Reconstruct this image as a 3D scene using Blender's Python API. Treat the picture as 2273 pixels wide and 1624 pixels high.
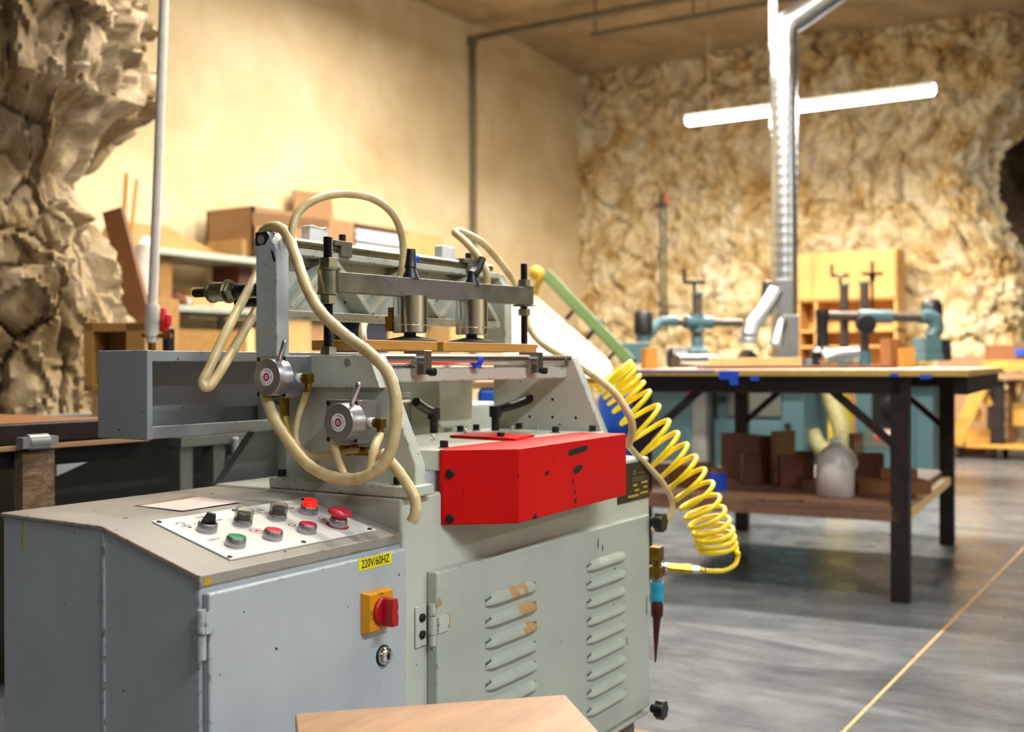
import bpy, bmesh, math, random
import numpy as np
from mathutils import Vector, Matrix, noise, kdtree
random.seed(7)
sc = bpy.context.scene
for o in list(bpy.data.objects): bpy.data.objects.remove(o)
COL = sc.collection

# ------------------------------------------------------------------ camera
F, CX, CY, H = 2451.0, 1136.5, 812.0, 0.92
YAW, PIT, ROL = math.radians(32.154), math.radians(0.103), math.radians(-0.158)
fw = Vector((math.cos(YAW) * math.cos(PIT), math.sin(YAW) * math.cos(PIT), -math.sin(PIT)))
rt0 = Vector((math.sin(YAW), -math.cos(YAW), 0)); up0 = rt0.cross(fw)
rt = rt0 * math.cos(ROL) + up0 * math.sin(ROL); up = up0 * math.cos(ROL) - rt0 * math.sin(ROL)
EYE = Vector((0, 0, H))
cam = bpy.data.objects.new('camera', bpy.data.cameras.new('camera')); COL.objects.link(cam)
Mc = Matrix((rt, up, -fw)).transposed().to_4x4(); Mc.translation = EYE
cam.matrix_world = Mc
cam.data.sensor_width = 36.0; cam.data.lens = 36.0 * F / 2273.0
cam.data.clip_start = 0.05; cam.data.clip_end = 100
cam.data.dof.use_dof = True; cam.data.dof.focus_distance = 1.86; cam.data.dof.aperture_fstop = 3.6
sc.camera = cam
sc.cycles.use_light_tree = False; sc.cycles.max_bounces = 8; sc.cycles.diffuse_bounces = 4

# ------------------------------------------------------------------ world, exposure
wd = bpy.data.worlds.new('world'); sc.world = wd; wd.use_nodes = True
bgn = wd.node_tree.nodes.get('Background') or wd.node_tree.nodes.new('ShaderNodeBackground')
bgn.inputs[0].default_value = (0.75, 0.82, 1.0, 1); bgn.inputs[1].default_value = 0.03
sc.view_settings.view_transform = 'Standard'; sc.view_settings.look = 'None'
sc.view_settings.gamma = 1.0; sc.view_settings.use_curve_mapping = False
sc.view_settings.exposure = -0.1
# ceiling strip lamps: (u, v, z, length, run axis, watts per lamp, colour)
LAMP_WARM, LAMP_COOL = (1.0, 0.91, 0.78), (0.84, 0.92, 1.0)
LAMPS = [
    (5.7, 1.8, 4.3, 2.4, 'v', 520, LAMP_WARM),
    (7.4, 4.4, 4.3, 2.4, 'v', 172, LAMP_WARM),
    (4.2, 4.0, 4.3, 2.4, 'v', 80, LAMP_WARM),
    (2.7, 1.2, 4.3, 2.4, 'v', 150, LAMP_WARM),
    (0.6, -2.1, 3.5, 2.4, 'u', 200, LAMP_COOL),
    (-4.6, -1.5, 4.3, 2.4, 'v', 70, LAMP_COOL),  # added unseen fill lamp, lifts the cabinet's left side
    (5.5, -7.1, 4.3, 2.4, 'u', 260, LAMP_COOL),  # added unseen lamp, brightens the right wall for chrome reflections
    (15.6, -0.6, 4.3, 1.8, 'v', 150, LAMP_COOL),
    (9.5, 2.97, 3.17, 2.18, 'v', 460, LAMP_WARM),
]
for i, (u, v, z, L, ax, W, c) in enumerate(LAMPS):
    ld = bpy.data.lights.new('strip_light', 'AREA'); ld.shape = 'RECTANGLE'
    ld.size, ld.size_y = (0.14, L) if ax == 'v' else (L, 0.14)
    ld.energy = W; ld.color = c
    lo = bpy.data.objects.new('strip_light', ld); COL.objects.link(lo); lo.location = (u, v, z - 0.056)

# ------------------------------------------------------------------ survey helpers (metres; x=u, y=v, z up, lens at 0,0,.92)
def ray(px, py): return fw + rt * ((px - CX) / F) + up * ((CY - py) / F)
def at(px, py, Y): return EYE + ray(px, py) * Y
def onu(px, py, u): d = ray(px, py); return EYE + d * (u / d.x)
def onv(px, py, v): d = ray(px, py); return EYE + d * (v / d.y)
def onz(px, py, z): d = ray(px, py); return EYE + d * ((z - H) / d.z)
MC = Vector((1.00843, 1.11941, 0))          # the machine's own origin on the floor
def atm(px, py, Y): return at(px, py, Y) - MC

# ------------------------------------------------------------------ materials
def lin(c):
    if isinstance(c, str): c = tuple(int(c[i:i + 2], 16) / 255 for i in (1, 3, 5))
    return tuple(x / 12.92 if x <= 0.04045 else ((x + 0.055) / 1.055) ** 2.4 for x in c) + (1,)
MATS = {}
class NT:
    def __init__(s, name):
        s.m = bpy.data.materials.new(name); s.m.use_nodes = True
        s.t = s.m.node_tree; s.b = s.t.nodes['Principled BSDF']
    def n(s, typ, **k):
        x = s.t.nodes.new(typ)
        for a, v in k.items():
            if a.startswith('i_'):
                key = a[2:]; key = int(key) if key.isdigit() else key.replace('_', ' ')
                x.inputs[key].default_value = v
            else: setattr(x, a, v)
        return x
    def l(s, a, b): s.t.links.new(a, b)
    def coord(s): return s.n('ShaderNodeTexCoord').outputs['Object']
    def noise(s, scale, detail=4, rough=.55, vec=None, stretch=None, dist=0):
        v = vec or s.coord()
        if stretch:
            mp = s.n('ShaderNodeMapping'); mp.inputs['Scale'].default_value = stretch; s.l(v, mp.inputs[0]); v = mp.outputs[0]
        x = s.n('ShaderNodeTexNoise'); x.inputs['Scale'].default_value = scale; x.inputs['Detail'].default_value = detail
        x.inputs['Roughness'].default_value = rough; x.inputs['Distortion'].default_value = dist
        s.l(v, x.inputs['Vector']); return x.outputs['Fac']
    def ramp(s, fac, stops, interp='LINEAR'):
        r = s.n('ShaderNodeValToRGB'); r.color_ramp.interpolation = interp
        e = r.color_ramp.elements
        while len(e) < len(stops): e.new(0.5)
        for i, (p, c) in enumerate(stops):
            e[i].position = p; e[i].color = c if len(c) == 4 else tuple(c) + (1,)
        s.l(fac, r.inputs[0]); return r.outputs[0]
    def mix(s, fac, a, b, typ='MIX'):
        x = s.n('ShaderNodeMix', data_type='RGBA', blend_type=typ)
        for sock, v in ((x.inputs[0], fac), (x.inputs[6], a), (x.inputs[7], b)):
            if hasattr(v, 'is_linked'): s.l(v, sock)
            else: sock.default_value = v
        return x.outputs[2]
    def math(s, op, a, b=None):
        x = s.n('ShaderNodeMath', operation=op)
        for i, v in enumerate((a, b)):
            if v is None: continue
            if hasattr(v, 'is_linked'): s.l(v, x.inputs[i])
            else: x.inputs[i].default_value = v
        return x.outputs[0]
    def bump(s, h, strength, dist=0.01):
        b = s.n('ShaderNodeBump'); b.inputs['Strength'].default_value = strength; b.inputs['Distance'].default_value = dist
        s.l(h, b.inputs['Height']); s.l(b.outputs[0], s.b.inputs['Normal'])
    def out(s, col=None, rough=.5, metal=0, **k):
        if col is not None:
            if hasattr(col, 'is_linked'): s.l(col, s.b.inputs['Base Color'])
            else: s.b.inputs['Base Color'].default_value = col
        s.b.inputs['Roughness'].default_value = rough; s.b.inputs['Metallic'].default_value = metal
        for a, v in k.items(): s.b.inputs[a.replace('_', ' ')].default_value = v
        return s.m
def plain(name, c, rough=.5, metal=0, vary=.12, scale=14, **k):
    """flat colour with a little procedural unevenness"""
    n = NT(name); c = lin(c); d = tuple(x * (1 - vary) for x in c[:3]) + (1,); e = tuple(min(1, x * (1 + vary)) for x in c[:3]) + (1,)
    MATS[name] = n.out(n.ramp(n.noise(scale, 5), [(.3, d), (.7, e)]), rough, metal, **k); return MATS[name]
def enamel(name, c, chip='#17110f', rough=.42, edge=.007, amount=.60, stain='#8d7c62', stain_amt=.25):
    """old machine enamel: slight mottling, grime, and chips along the edges"""
    n = NT(name); c = lin(c)
    base = n.ramp(n.noise(5, 6, .6), [(.3, tuple(x * .90 for x in c[:3])), (.7, tuple(min(1, x * 1.06) for x in c[:3]))])
    gm = n.ramp(n.noise(17, 5, .72), [(.60, (0, 0, 0)), (.82, (stain_amt,) * 3)])
    base = n.mix(gm, base, lin(stain))
    bv = n.n('ShaderNodeBevel', samples=4); bv.inputs['Radius'].default_value = edge
    ge = n.n('ShaderNodeNewGeometry')
    dp = n.n('ShaderNodeVectorMath', operation='DOT_PRODUCT'); n.l(bv.outputs[0], dp.inputs[0]); n.l(ge.outputs['Normal'], dp.inputs[1])
    em = n.ramp(dp.outputs['Value'], [(.90, (1, 1, 1)), (.985, (0, 0, 0))])
    cn = n.ramp(n.noise(70, 3, .6), [(amount, (0, 0, 0)), (amount + .03, (1, 1, 1))], 'LINEAR')
    sp = n.ramp(n.noise(95, 1, .3), [(.805, (0, 0, 0)), (.812, (1, 1, 1))])
    mask = n.math('MAXIMUM', n.math('MULTIPLY', em, cn), sp)
    base = n.mix(mask, base, lin(chip))
    n.bump(n.noise(260, 2), .06, .002)
    MATS[name] = n.out(base, rough, 0, Specular_IOR_Level=.2 if name == 'red_paint' else .5); return MATS[name]
def wood(name, c1, c2, scale=6, axis=(1, 9, 9), rough=.6, rings=.5):
    n = NT(name)
    a = n.noise(scale, 6, .65, stretch=axis, dist=rings)
    b = n.noise(scale * 7, 3, .5, stretch=axis)
    col = n.mix(.3, n.ramp(a, [(.3, lin(c1)), (.72, lin(c2))]), n.ramp(b, [(.3, lin(c1)), (.7, lin(c2))]))
    n.bump(b, .1, .003); MATS[name] = n.out(col, rough); return MATS[name]
def emis(name, c, s):
    n = NT(name); n.b.inputs['Emission Color'].default_value = lin(c); n.b.inputs['Emission Strength'].default_value = s
    MATS[name] = n.out(lin(c), .4); return MATS[name]

enamel('paint', '#b9bdae', amount=.56); enamel('paint_cool_lit', '#a9b0b3', stain_amt=.16, amount=.56); enamel('paint_top', '#918b80', stain_amt=.55, stain='#96744c', amount=.57)  # the bluish one is the same enamel with cool light put into its colour
enamel('paint_door', '#aab0a2', amount=.62); enamel('paint_louvre', '#aab0a2', amount=.95); enamel('red_paint', '#c40200', chip='#120c0b', rough=.5, stain='#5a0200', stain_amt=.35, amount=.55)
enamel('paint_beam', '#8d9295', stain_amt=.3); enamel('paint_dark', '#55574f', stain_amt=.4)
enamel('teal', '#456268', chip='#1d2a2c', rough=.4, edge=.008, stain_amt=.2, stain='#3a4c4c'); enamel('green_paint', '#47612a', rough=.45, edge=.006)
plain('steel', '#9fa09a', .28, 1, .18, 30); plain('chrome', '#dfe0e2', .16, 1, .05, 20); plain('zinc', '#8f8c72', .35, 1, .25, 40)
plain('beam_steel', '#7d7b6d', .48, .75, .28, 18); plain('aluminium', '#a7a7aa', .34, .9, .06, 60); plain('galvanised', '#c3c7ca', .30, 1, .12, 8)
plain('black_steel', '#17171a', .42, .4, .3, 50); plain('black_plastic', '#0d0d10', .38, 0, .2, 30); plain('rubber', '#141416', .7)
plain('brass', '#8a6a2c', .38, 1, .3, 60); plain('gold_brass', '#d0a13c', .25, 1, .12, 60); plain('copper_rust', '#4b1f12', .55, .5, .3, 40)
plain('white_plastic', '#e9ecec', .4); plain('teal_tape', '#1f97b4', .45); plain('blue_tape', '#1747b8', .5); plain('yellow_hose', '#f3d404', .3, 0, .05)
plain('yellow_old', '#b0901c', .5, 0, .25, 60); plain('white_panel', '#d3d0c7', .45, 0, .05); plain('ink', '#0c0a0a', .8); plain('red_ink', '#b5122c', .55)
plain('pink_label', '#dcc4bb', .6, 0, .12, 50); plain('yellow_label', '#ddd00c', .45, 0, .05); plain('switch_yellow', '#d18d08', .4, 0, .06)
plain('switch_red', '#a8101c', .35, 0, .08); plain('button_red', '#bb2238', .4, 0, .06); plain('button_green', '#0a8052', .4, 0, .06)
plain('name_black', '#14100b', .4); plain('name_gold', '#b69a54', .4); plain('name_grey', '#6c6a5c', .4)
plain('residue', '#8a705c', .7, 0, .25, 120); plain('tan_chip', '#b08a58', .6, 0, .2, 80); plain('plastic_tape', '#a98f60', .5); plain('white_cloth', '#c9c3bb', .8); plain('navy', '#1a1d2b', .8)
plain('pipe_white', '#c9c4bc', .45, 0, .1, 30); plain('cardboard', '#98744f', .8, 0, .1, 10); plain('cardboard_light', '#b8925c', .8, 0, .1, 10); plain('cardboard_edge', '#8a5f38', .85)
plain('foam', '#e8e8ee', .7, 0, .03); plain('shelf_metal', '#aab0a4', .4, .4); plain('tan_board', '#8f672e', .7, 0, .12, 20); plain('dark_steel', '#2a211f', .5, .5, .3, 20)
plain('yellow_bag', '#b8a21a', .7, 0, .15, 6); plain('flex_hose', '#8f8a5c', .6, 0, .15, 40); plain('red_plastic', '#c0141c', .35); plain('blue_plastic', '#1450b8', .4, 0, .12, 6)
plain('cart_wood', '#c08f3c', .6, 0, .15, 6); plain('conduit', '#6f6650', .5, .3); plain('concrete_dark', '#3a352f', .8); plain('sheet_grey', '#8b8c8a', .5, .4)
plain('oiled_steel', '#4d423b', .45, .3, .2, 20); plain('orange_thing', '#b85a30', .6)
wood('wood_board', '#a06a22', '#c08c3c', 8, (1.2, 14, 14)); wood('wood_dark', '#4a2413', '#6a3a20', 5, (10, 10, 1)); wood('wood_red', '#4c2415', '#743d22', 6, (2, 8, 8))
wood('plywood', '#8a6748', '#ac8763', 4, (1, 6, 6), rough=.55); wood('ply_edge', '#9a7a3c', '#c2a25a', 5, (6, 6, 30)); wood('table_top', '#cdb79c', '#e0cfb8', 3, (5, 1, 1), rough=.4)
wood('shelf_wood', '#5c3f2b', '#84614a', 4, (5, 1, 1)); wood('pine', '#d0a766', '#e8c88c', 4, (1, 8, 8)); wood('cab_wood', '#c08a44', '#d6a862', 3, (7, 7, 1), rough=.5)
wood('brown_wood', '#6a3f1e', '#8f5a2a', 5, (8, 8, 1.5)); wood('plank_wood', '#55310f', '#75471c', 5, (8, 8, 1.5)); wood('crate_wood', '#a37844', '#bd9157', 5, (6, 2, 6))
n = NT('hose_tan')       # milky polyurethane air hose, yellowed
cc = n.ramp(n.noise(25, 5), [(.3, lin('#b39c68')), (.7, lin('#d3c193'))])
MATS['hose_tan'] = n.out(cc, .38, 0, Transmission_Weight=.0, Subsurface_Weight=.25, Subsurface_Scale=.01)
n = NT('smoke_clear')    # smoked clear push-button cover
MATS['smoke_clear'] = n.out(lin('#d8d4c8'), .10, 0, Transmission_Weight=.95, IOR=1.15)
n = NT('milk_plastic')
MATS['milk_plastic'] = n.out(n.ramp(n.noise(9, 3), [(.3, lin('#b5aca4')), (.7, lin('#d6cfc8'))]), .35, 0, Subsurface_Weight=.4, Subsurface_Scale=.05)
emis('lamp_glow', '#ffffff', 36); emis('red_lamp', '#ff1408', 1.6)
# limestone
def limestone(name, stops, s1, s2, bump):
    n = NT(name)
    a = n.noise(s1, 6, .68, dist=.6); b = n.noise(s2, 5, .7, dist=1.2)
    col = n.ramp(a, stops)
    col = n.mix(n.ramp(b, [(.42, (0, 0, 0)), (.75, (.75,) * 3)]), col, stops[0][1])
    n.bump(n.noise(s2 * 3, 4, .7), bump, .03); MATS[name] = n.out(col, .85)
limestone('rock_pillar', [(.28, lin('#6b5634')), (.42, lin('#8c7651')), (.58, lin('#a8967a')), (.78, lin('#bfb398'))], 2.2, 6, .35)
limestone('rock_wall', [(.28, lin('#86622c')), (.39, lin('#cdab6e')), (.50, lin('#e8d6aa')), (.74, lin('#f6eeda'))], 2.4, 5, .5)
n = NT('sack_paper'); kk = n.noise(9, 7, .7, dist=1.5); n.bump(kk, .9, .03); MATS['sack_paper'] = n.out(n.ramp(kk, [(.35, lin('#4d361f')), (.5, lin('#7d6040')), (.7, lin('#9a7f5a'))]), .7)
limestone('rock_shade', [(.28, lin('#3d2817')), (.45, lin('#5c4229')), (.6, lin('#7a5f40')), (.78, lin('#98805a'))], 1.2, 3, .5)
n = NT('plaster')        # sawn limestone wall with faint courses and trowelled smears
co = n.coord()
br = n.n('ShaderNodeTexBrick'); br.inputs['Scale'].default_value = 1.0; br.inputs['Mortar Size'].default_value = .006; br.inputs['Brick Width'].default_value = .42; br.inputs['Row Height'].default_value = .2
br.inputs['Color1'].default_value = (1, 1, 1, 1); br.inputs['Color2'].default_value = (.94, .94, .94, 1); br.inputs['Mortar'].default_value = (.9, .89, .87, 1)
mp = n.n('ShaderNodeMapping'); mp.inputs['Rotation'].default_value = (math.radians(90), 0, 0); n.l(co, mp.inputs[0]); n.l(mp.outputs[0], br.inputs[0])
col = n.ramp(n.noise(1.3, 6, .6, dist=.8), [(.25, lin('#c9b184')), (.5, lin('#d8c39a')), (.75, lin('#e4d5b3'))])
col = n.mix(.5, col, n.mix(1, col, br.outputs[0], 'MULTIPLY'))
MATS['plaster'] = n.out(col, .8); n.bump(n.noise(30, 3), .08, .01)
n = NT('ceiling_rock')
MATS['ceiling_rock'] = n.out(n.ramp(n.noise(1.2, 8, .7, dist=.8), [(.3, lin('#94805e')), (.6, lin('#b8a17c')), (.8, lin('#cab794'))]), .9); n.bump(n.noise(6, 4, .7), .4, .05)
n = NT('floor_concrete')
col = n.ramp(n.noise(1.6, 6, .7, stretch=(2.2, .8, 1), dist=.7), [(.30, lin('#3d3f41')), (.5, lin('#585b5e')), (.72, lin('#777a7c'))])
col = n.mix(n.ramp(n.noise(14, 6, .7), [(.55, (0, 0, 0)), (.75, (.35,) * 3)]), col, lin('#57554f'))
n.l(n.ramp(n.noise(5, 6), [(.3, (.22,) * 3), (.7, (.42,) * 3)]), n.b.inputs['Roughness'])
MATS['floor_concrete'] = n.out(col, .3); n.l(n.ramp(n.noise(5, 6), [(.3, (.20,) * 3), (.7, (.38,) * 3)]), n.b.inputs['Roughness'])

# ------------------------------------------------------------------ mesh builder
def catmull(P, n=8, closed=False):
    P = [Vector(p) for p in P]; out = []
    m = len(P)
    for i in range(m if closed else m - 1):
        if closed: a, b, c, d = P[i - 1], P[i], P[(i + 1) % m], P[(i + 2) % m]
        else: a, b, c, d = P[max(i - 1, 0)], P[i], P[i + 1], P[min(i + 2, m - 1)]
        for k in range(n):
            t = k / n
            out.append(.5 * ((2 * b) + (c - a) * t + (2 * a - 5 * b + 4 * c - d) * t * t + (3 * b - a - 3 * c + d) * t ** 3))
    if not closed: out.append(P[-1])
    return out
class MB:
    def __init__(s, off=(0, 0, 0)): s.v = []; s.f = []; s.mi = []; s.M = None; s.off = Vector(off)
    def add(s, vs, fs, mi=0):
        k = len(s.v)
        for p in vs:
            p = Vector(p)
            s.v.append(s.M @ p if s.M else p)
        for f in fs: s.f.append([i + k for i in f]); s.mi.append(mi)
        return s
    def box(s, x0, x1, y0, y1, z0, z1, mi=0):
        return s.add([(x0, y0, z0), (x1, y0, z0), (x1, y1, z0), (x0, y1, z0), (x0, y0, z1), (x1, y0, z1), (x1, y1, z1), (x0, y1, z1)],
                     [(0, 3, 2, 1), (4, 5, 6, 7), (0, 1, 5, 4), (1, 2, 6, 5), (2, 3, 7, 6), (3, 0, 4, 7)], mi)
    def prism(s, P, ax, a, b, mi=0):
        n = len(P)
        area = sum(P[i][0] * P[(i + 1) % n][1] - P[(i + 1) % n][0] * P[i][1] for i in range(n))
        if (area < 0) != (ax == 'y'): P = P[::-1]
        mk = {'x': lambda p, t: (t, p[0], p[1]), 'y': lambda p, t: (p[0], t, p[1]), 'z': lambda p, t: (p[0], p[1], t)}[ax]
        a, b = min(a, b), max(a, b)
        vs = [mk(p, a) for p in P] + [mk(p, b) for p in P]
        fs = [tuple(range(n))[::-1], tuple(range(n, 2 * n))] + [(i, (i + 1) % n, n + (i + 1) % n, n + i) for i in range(n)]
        return s.add(vs, fs, mi)
    def lathe(s, p, d, prof, n=24, mi=0, caps=True, phase=0):
        p = Vector(p); d = Vector(d).normalized(); e = Vector((0, 0, 1)) if abs(d.z) < .9 else Vector((1, 0, 0))
        a = d.cross(e).normalized(); b = d.cross(a)
        vs = []
        for t, r in prof:
            for i in range(n):
                w = 2 * math.pi * i / n + phase
                vs.append(p + d * t + (a * math.cos(w) + b * math.sin(w)) * r)
        fs = []
        for j in range(len(prof) - 1):
            for i in range(n):
                k = (i + 1) % n
                fs.append((j * n + i, (j + 1) * n + i, (j + 1) * n + k, j * n + k)[::-1])
        if caps:
            fs.append(tuple(range(n))[::-1][::-1] if False else tuple(range(n - 1, -1, -1))[::-1]); fs.append(tuple((len(prof) - 1) * n + i for i in range(n))[::-1])
        return s.add(vs, fs, mi)
    def cyl(s, p0, p1, r, r1=None, n=20, mi=0, phase=0):
        p0 = Vector(p0); p1 = Vector(p1); d = p1 - p0
        return s.lathe(p0, d, [(0, r), (d.length, r if r1 is None else r1)], n, mi, True, phase)
    def tube(s, P, r, n=10, mi=0, k=6, smooth=True, closed=False, rf=None):
        P = catmull(P, k, closed) if smooth else [Vector(p) for p in P]
        m = len(P); T = []
        for i in range(m):
            a = P[i - 1] if (i or closed) else P[0]; b = P[(i + 1) % m] if (i < m - 1 or closed) else P[-1]
            T.append((b - a).normalized())
        e = Vector((0, 0, 1)) if abs(T[0].z) < .9 else Vector((1, 0, 0))
        N = T[0].cross(e).normalized(); vs = []
        for i in range(m):
            N = (N - T[i] * N.dot(T[i])).normalized(); B = T[i].cross(N)
            rr = r if rf is None else r * rf(i, m)
            for q in range(n):
                w = 2 * math.pi * q / n; vs.append(P[i] + (N * math.cos(w) + B * math.sin(w)) * rr)
        fs = []
        for i in range(m if closed else m - 1):
            i2 = (i + 1) % m
            for q in range(n):
                q2 = (q + 1) % n; fs.append((i * n + q, i * n + q2, i2 * n + q2, i2 * n + q))
        if not closed: fs.append(tuple(range(n))[::-1]); fs.append(tuple((m - 1) * n + q for q in range(n)))
        return s.add(vs, fs, mi)
    def ball(s, c, r, n=12, mi=0):
        r = (r, r, r) if not hasattr(r, '__len__') else r
        c = Vector(c); vs = [c + Vector((0, 0, r[2]))]; m = max(4, n // 2)
        for j in range(1, m):
            t = math.pi * j / m
            for i in range(n):
                w = 2 * math.pi * i / n; vs.append(c + Vector((r[0] * math.sin(t) * math.cos(w), r[1] * math.sin(t) * math.sin(w), r[2] * math.cos(t))))
        vs.append(c - Vector((0, 0, r[2]))); L = len(vs) - 1; fs = []
        for i in range(n):
            k = (i + 1) % n; fs.append((0, 1 + i, 1 + k)); fs.append((L, L - n + k, L - n + i))
            for j in range(m - 2): fs.append((1 + j * n + i, 1 + (j + 1) * n + i, 1 + (j + 1) * n + k, 1 + j * n + k))
        return s.add(vs, fs, mi)
    def bar(s, a, b, w, h, mi=0, upv=(0, 0, 1)):
        a = Vector(a); b = Vector(b); d = (b - a); L = d.length; d.normalize(); x = Vector(upv).cross(d)
        if x.length < 1e-4: x = Vector((1, 0, 0))
        x.normalize(); y = d.cross(x)
        M0 = s.M; Q = Matrix((x, y, d)).transposed().to_4x4(); Q.translation = a; s.M = M0 @ Q if M0 else Q
        s.box(-w / 2, w / 2, -h / 2, h / 2, 0, L, mi); s.M = M0; return s
    def mesh(s, name, mats, off=(0, 0, 0), sharp=38):
        off = Vector(off)
        me = bpy.data.meshes.new(name); me.from_pydata([p - off for p in s.v], [], s.f)
        for i, m in enumerate(mats): me.materials.append(MATS[m] if isinstance(m, str) else m)
        me.polygons.foreach_set('material_index', s.mi); me.update()
        bm = bmesh.new(); bm.from_mesh(me); bmesh.ops.recalc_face_normals(bm, faces=bm.faces)
        ca = math.radians(sharp)
        for f in bm.faces: f.smooth = True
        for e in bm.edges: e.smooth = len(e.link_faces) == 2 and e.calc_face_angle(0) < ca
        bm.to_mesh(me); bm.free(); return me
ORG = {}
def link(name, data, parent=None, loc=(0, 0, 0), bev=0, seg=2):
    o = bpy.data.objects.new(name, data); COL.objects.link(o); o.location = loc
    if parent is not None: o.parent = parent
    if bev:
        m = o.modifiers.new('edge_round', 'BEVEL'); m.width = bev; m.segments = seg; m.limit_method = 'ANGLE'; m.angle_limit = math.radians(38); m.harden_normals = True
    return o
def root_of(o):
    while o.parent is not None: o = o.parent
    return o
def part(name, mb, mat, parent, bev=0, label=None, sharp=38, seg=2):
    """mesh part; parts keep the origin of their thing"""
    mats = mat if isinstance(mat, (list, tuple)) else [mat]
    r = root_of(parent); off = ORG.get(r.name, Vector())
    o = link(name, mb.mesh(name, mats, off, sharp), parent, (0, 0, 0), bev, seg)
    if label: o['label'] = label
    return o
def tag(o, label, cat, group=None):
    o['label'] = label; o['category'] = cat
    if group: o['group'] = group
    return o
def thing(name, label, cat, loc=(0, 0, 0), group=None):
    o = bpy.data.objects.new(name, None); COL.objects.link(o); o.location = loc; o.empty_display_size = .1
    ORG[o.name] = Vector(loc); return tag(o, label, cat, group)
def solo(name, mb, mat, label, cat, group=None, bev=0, sharp=38, loc=None):
    """a thing that is one mesh, origin at its base"""
    mats = mat if isinstance(mat, (list, tuple)) else [mat]
    if loc is None:
        n = len(mb.v); loc = Vector((sum(p.x for p in mb.v) / n, sum(p.y for p in mb.v) / n, min(p.z for p in mb.v)))
    o = link(name, mb.mesh(name, mats, loc, sharp), None, loc, bev)
    return tag(o, label, cat, group)
def structure(name, mb, mat, parent=None, sharp=38, bev=0):
    mats = mat if isinstance(mat, (list, tuple)) else [mat]
    o = link(name, mb.mesh(name, mats, (0, 0, 0), sharp), parent, (0, 0, 0), bev); o['kind'] = 'structure'; return o
def text_mb(txt, size, M, thick=.0004, align='CENTER', sx=1.0):
    cu = bpy.data.curves.new('lettering', 'FONT'); cu.body = txt; cu.size = size; cu.align_x = align; cu.align_y = 'CENTER'; cu.extrude = thick; cu.resolution_u = 3
    ob = bpy.data.objects.new('lettering', cu); COL.objects.link(ob)
    me = ob.to_mesh(); mb = MB(); mb.M = M @ Matrix.Diagonal((sx, 1, 1, 1))
    mb.add([v.co.copy() for v in me.vertices], [list(p.vertices) for p in me.polygons])
    ob.to_mesh_clear(); bpy.data.objects.remove(ob); bpy.data.curves.remove(cu); mb.M = None; return mb
def frame(o, x, y, z):
    M = Matrix((Vector(x).normalized(), Vector(y).normalized(), Vector(z).normalized())).transposed().to_4x4(); M.translation = Vector(o); return M

# ================================================================== THE ROOM
ZC = 4.7; UB = 12.6; VL = 6.95                      # ceiling height, back rock wall, smooth wall
def cells(P, n, lo, hi, seed, tilt, step, aniso=(1, 1)):
    """faceted break pattern: every cell a tilted plane at its own height; returns height and distance to the cell border"""
    rs = np.random.RandomState(seed)
    S = rs.rand(n, 2) * (np.array(hi) - lo) + lo
    A = np.array(aniso); kd = kdtree.KDTree(n)
    for k, q in enumerate(S * A): kd.insert((q[0], q[1], 0), k)
    kd.balance(); i = np.empty(len(P), int); ed = np.empty(len(P))
    for k, q in enumerate(P * A):
        (_, j, d0), (_, _, d1) = kd.find_n((q[0], q[1], 0), 2); i[k] = j; ed[k] = d1 - d0
    t = rs.randn(n, 2) * tilt; h = rs.rand(n) * step
    return h[i] + ((P - S[i]) * t[i]).sum(1), ed
def fract(P, s, seed, octv=4):
    return np.array([noise.fractal(Vector((p[0] * s, p[1] * s, seed)), 1.0, 2.0, octv) for p in P])
def grid_faces(nx, ny): return [(j * nx + i, j * nx + i + 1, (j + 1) * nx + i + 1, (j + 1) * nx + i) for j in range(ny - 1) for i in range(nx - 1)]

# floor: slabs of polished concrete with a sealed joint
fl = MB(); fl.add([(-14, -8, 0), (20, -8, 0), (20, VL + .3, 0), (-14, VL + .3, 0)], [(0, 1, 2, 3)])
floor = structure('floor', fl, 'floor_concrete')
jm = MB(); jm.box(-1, 12, .762, .772, -.004, .0012)
jo = link('floor_joint', jm.mesh('floor_joint', ['tan_chip']), floor)
# ceiling
nx, ny = 70, 46; us = np.linspace(-14, 20, nx); vs = np.linspace(-8, VL + .3, ny)
P = np.array([(a, b) for b in vs for a in us]); h = fract(P, .5, 3.1) * .14
cm = MB(); cm.add([(p[0], p[1], ZC + k) for p, k in zip(P, h)], grid_faces(nx, ny)); structure('ceiling', cm, 'ceiling_rock')
# smooth wall along the left
wm = MB(); wm.box(-14, UB + .4, VL, VL + .3, 0, ZC + .2); structure('wall_left', wm, 'plaster')
# wall behind the camera and on the far right of the hall
wm = MB(); wm.box(-14.3, -14, -8.3, VL + .3, 0, ZC + .2); structure('wall_behind', wm, 'rock_pillar')
wm = MB(); wm.box(-14.3, 20, -8.3, -8, 0, ZC + .2); structure('wall_right', wm, 'plaster')
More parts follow.
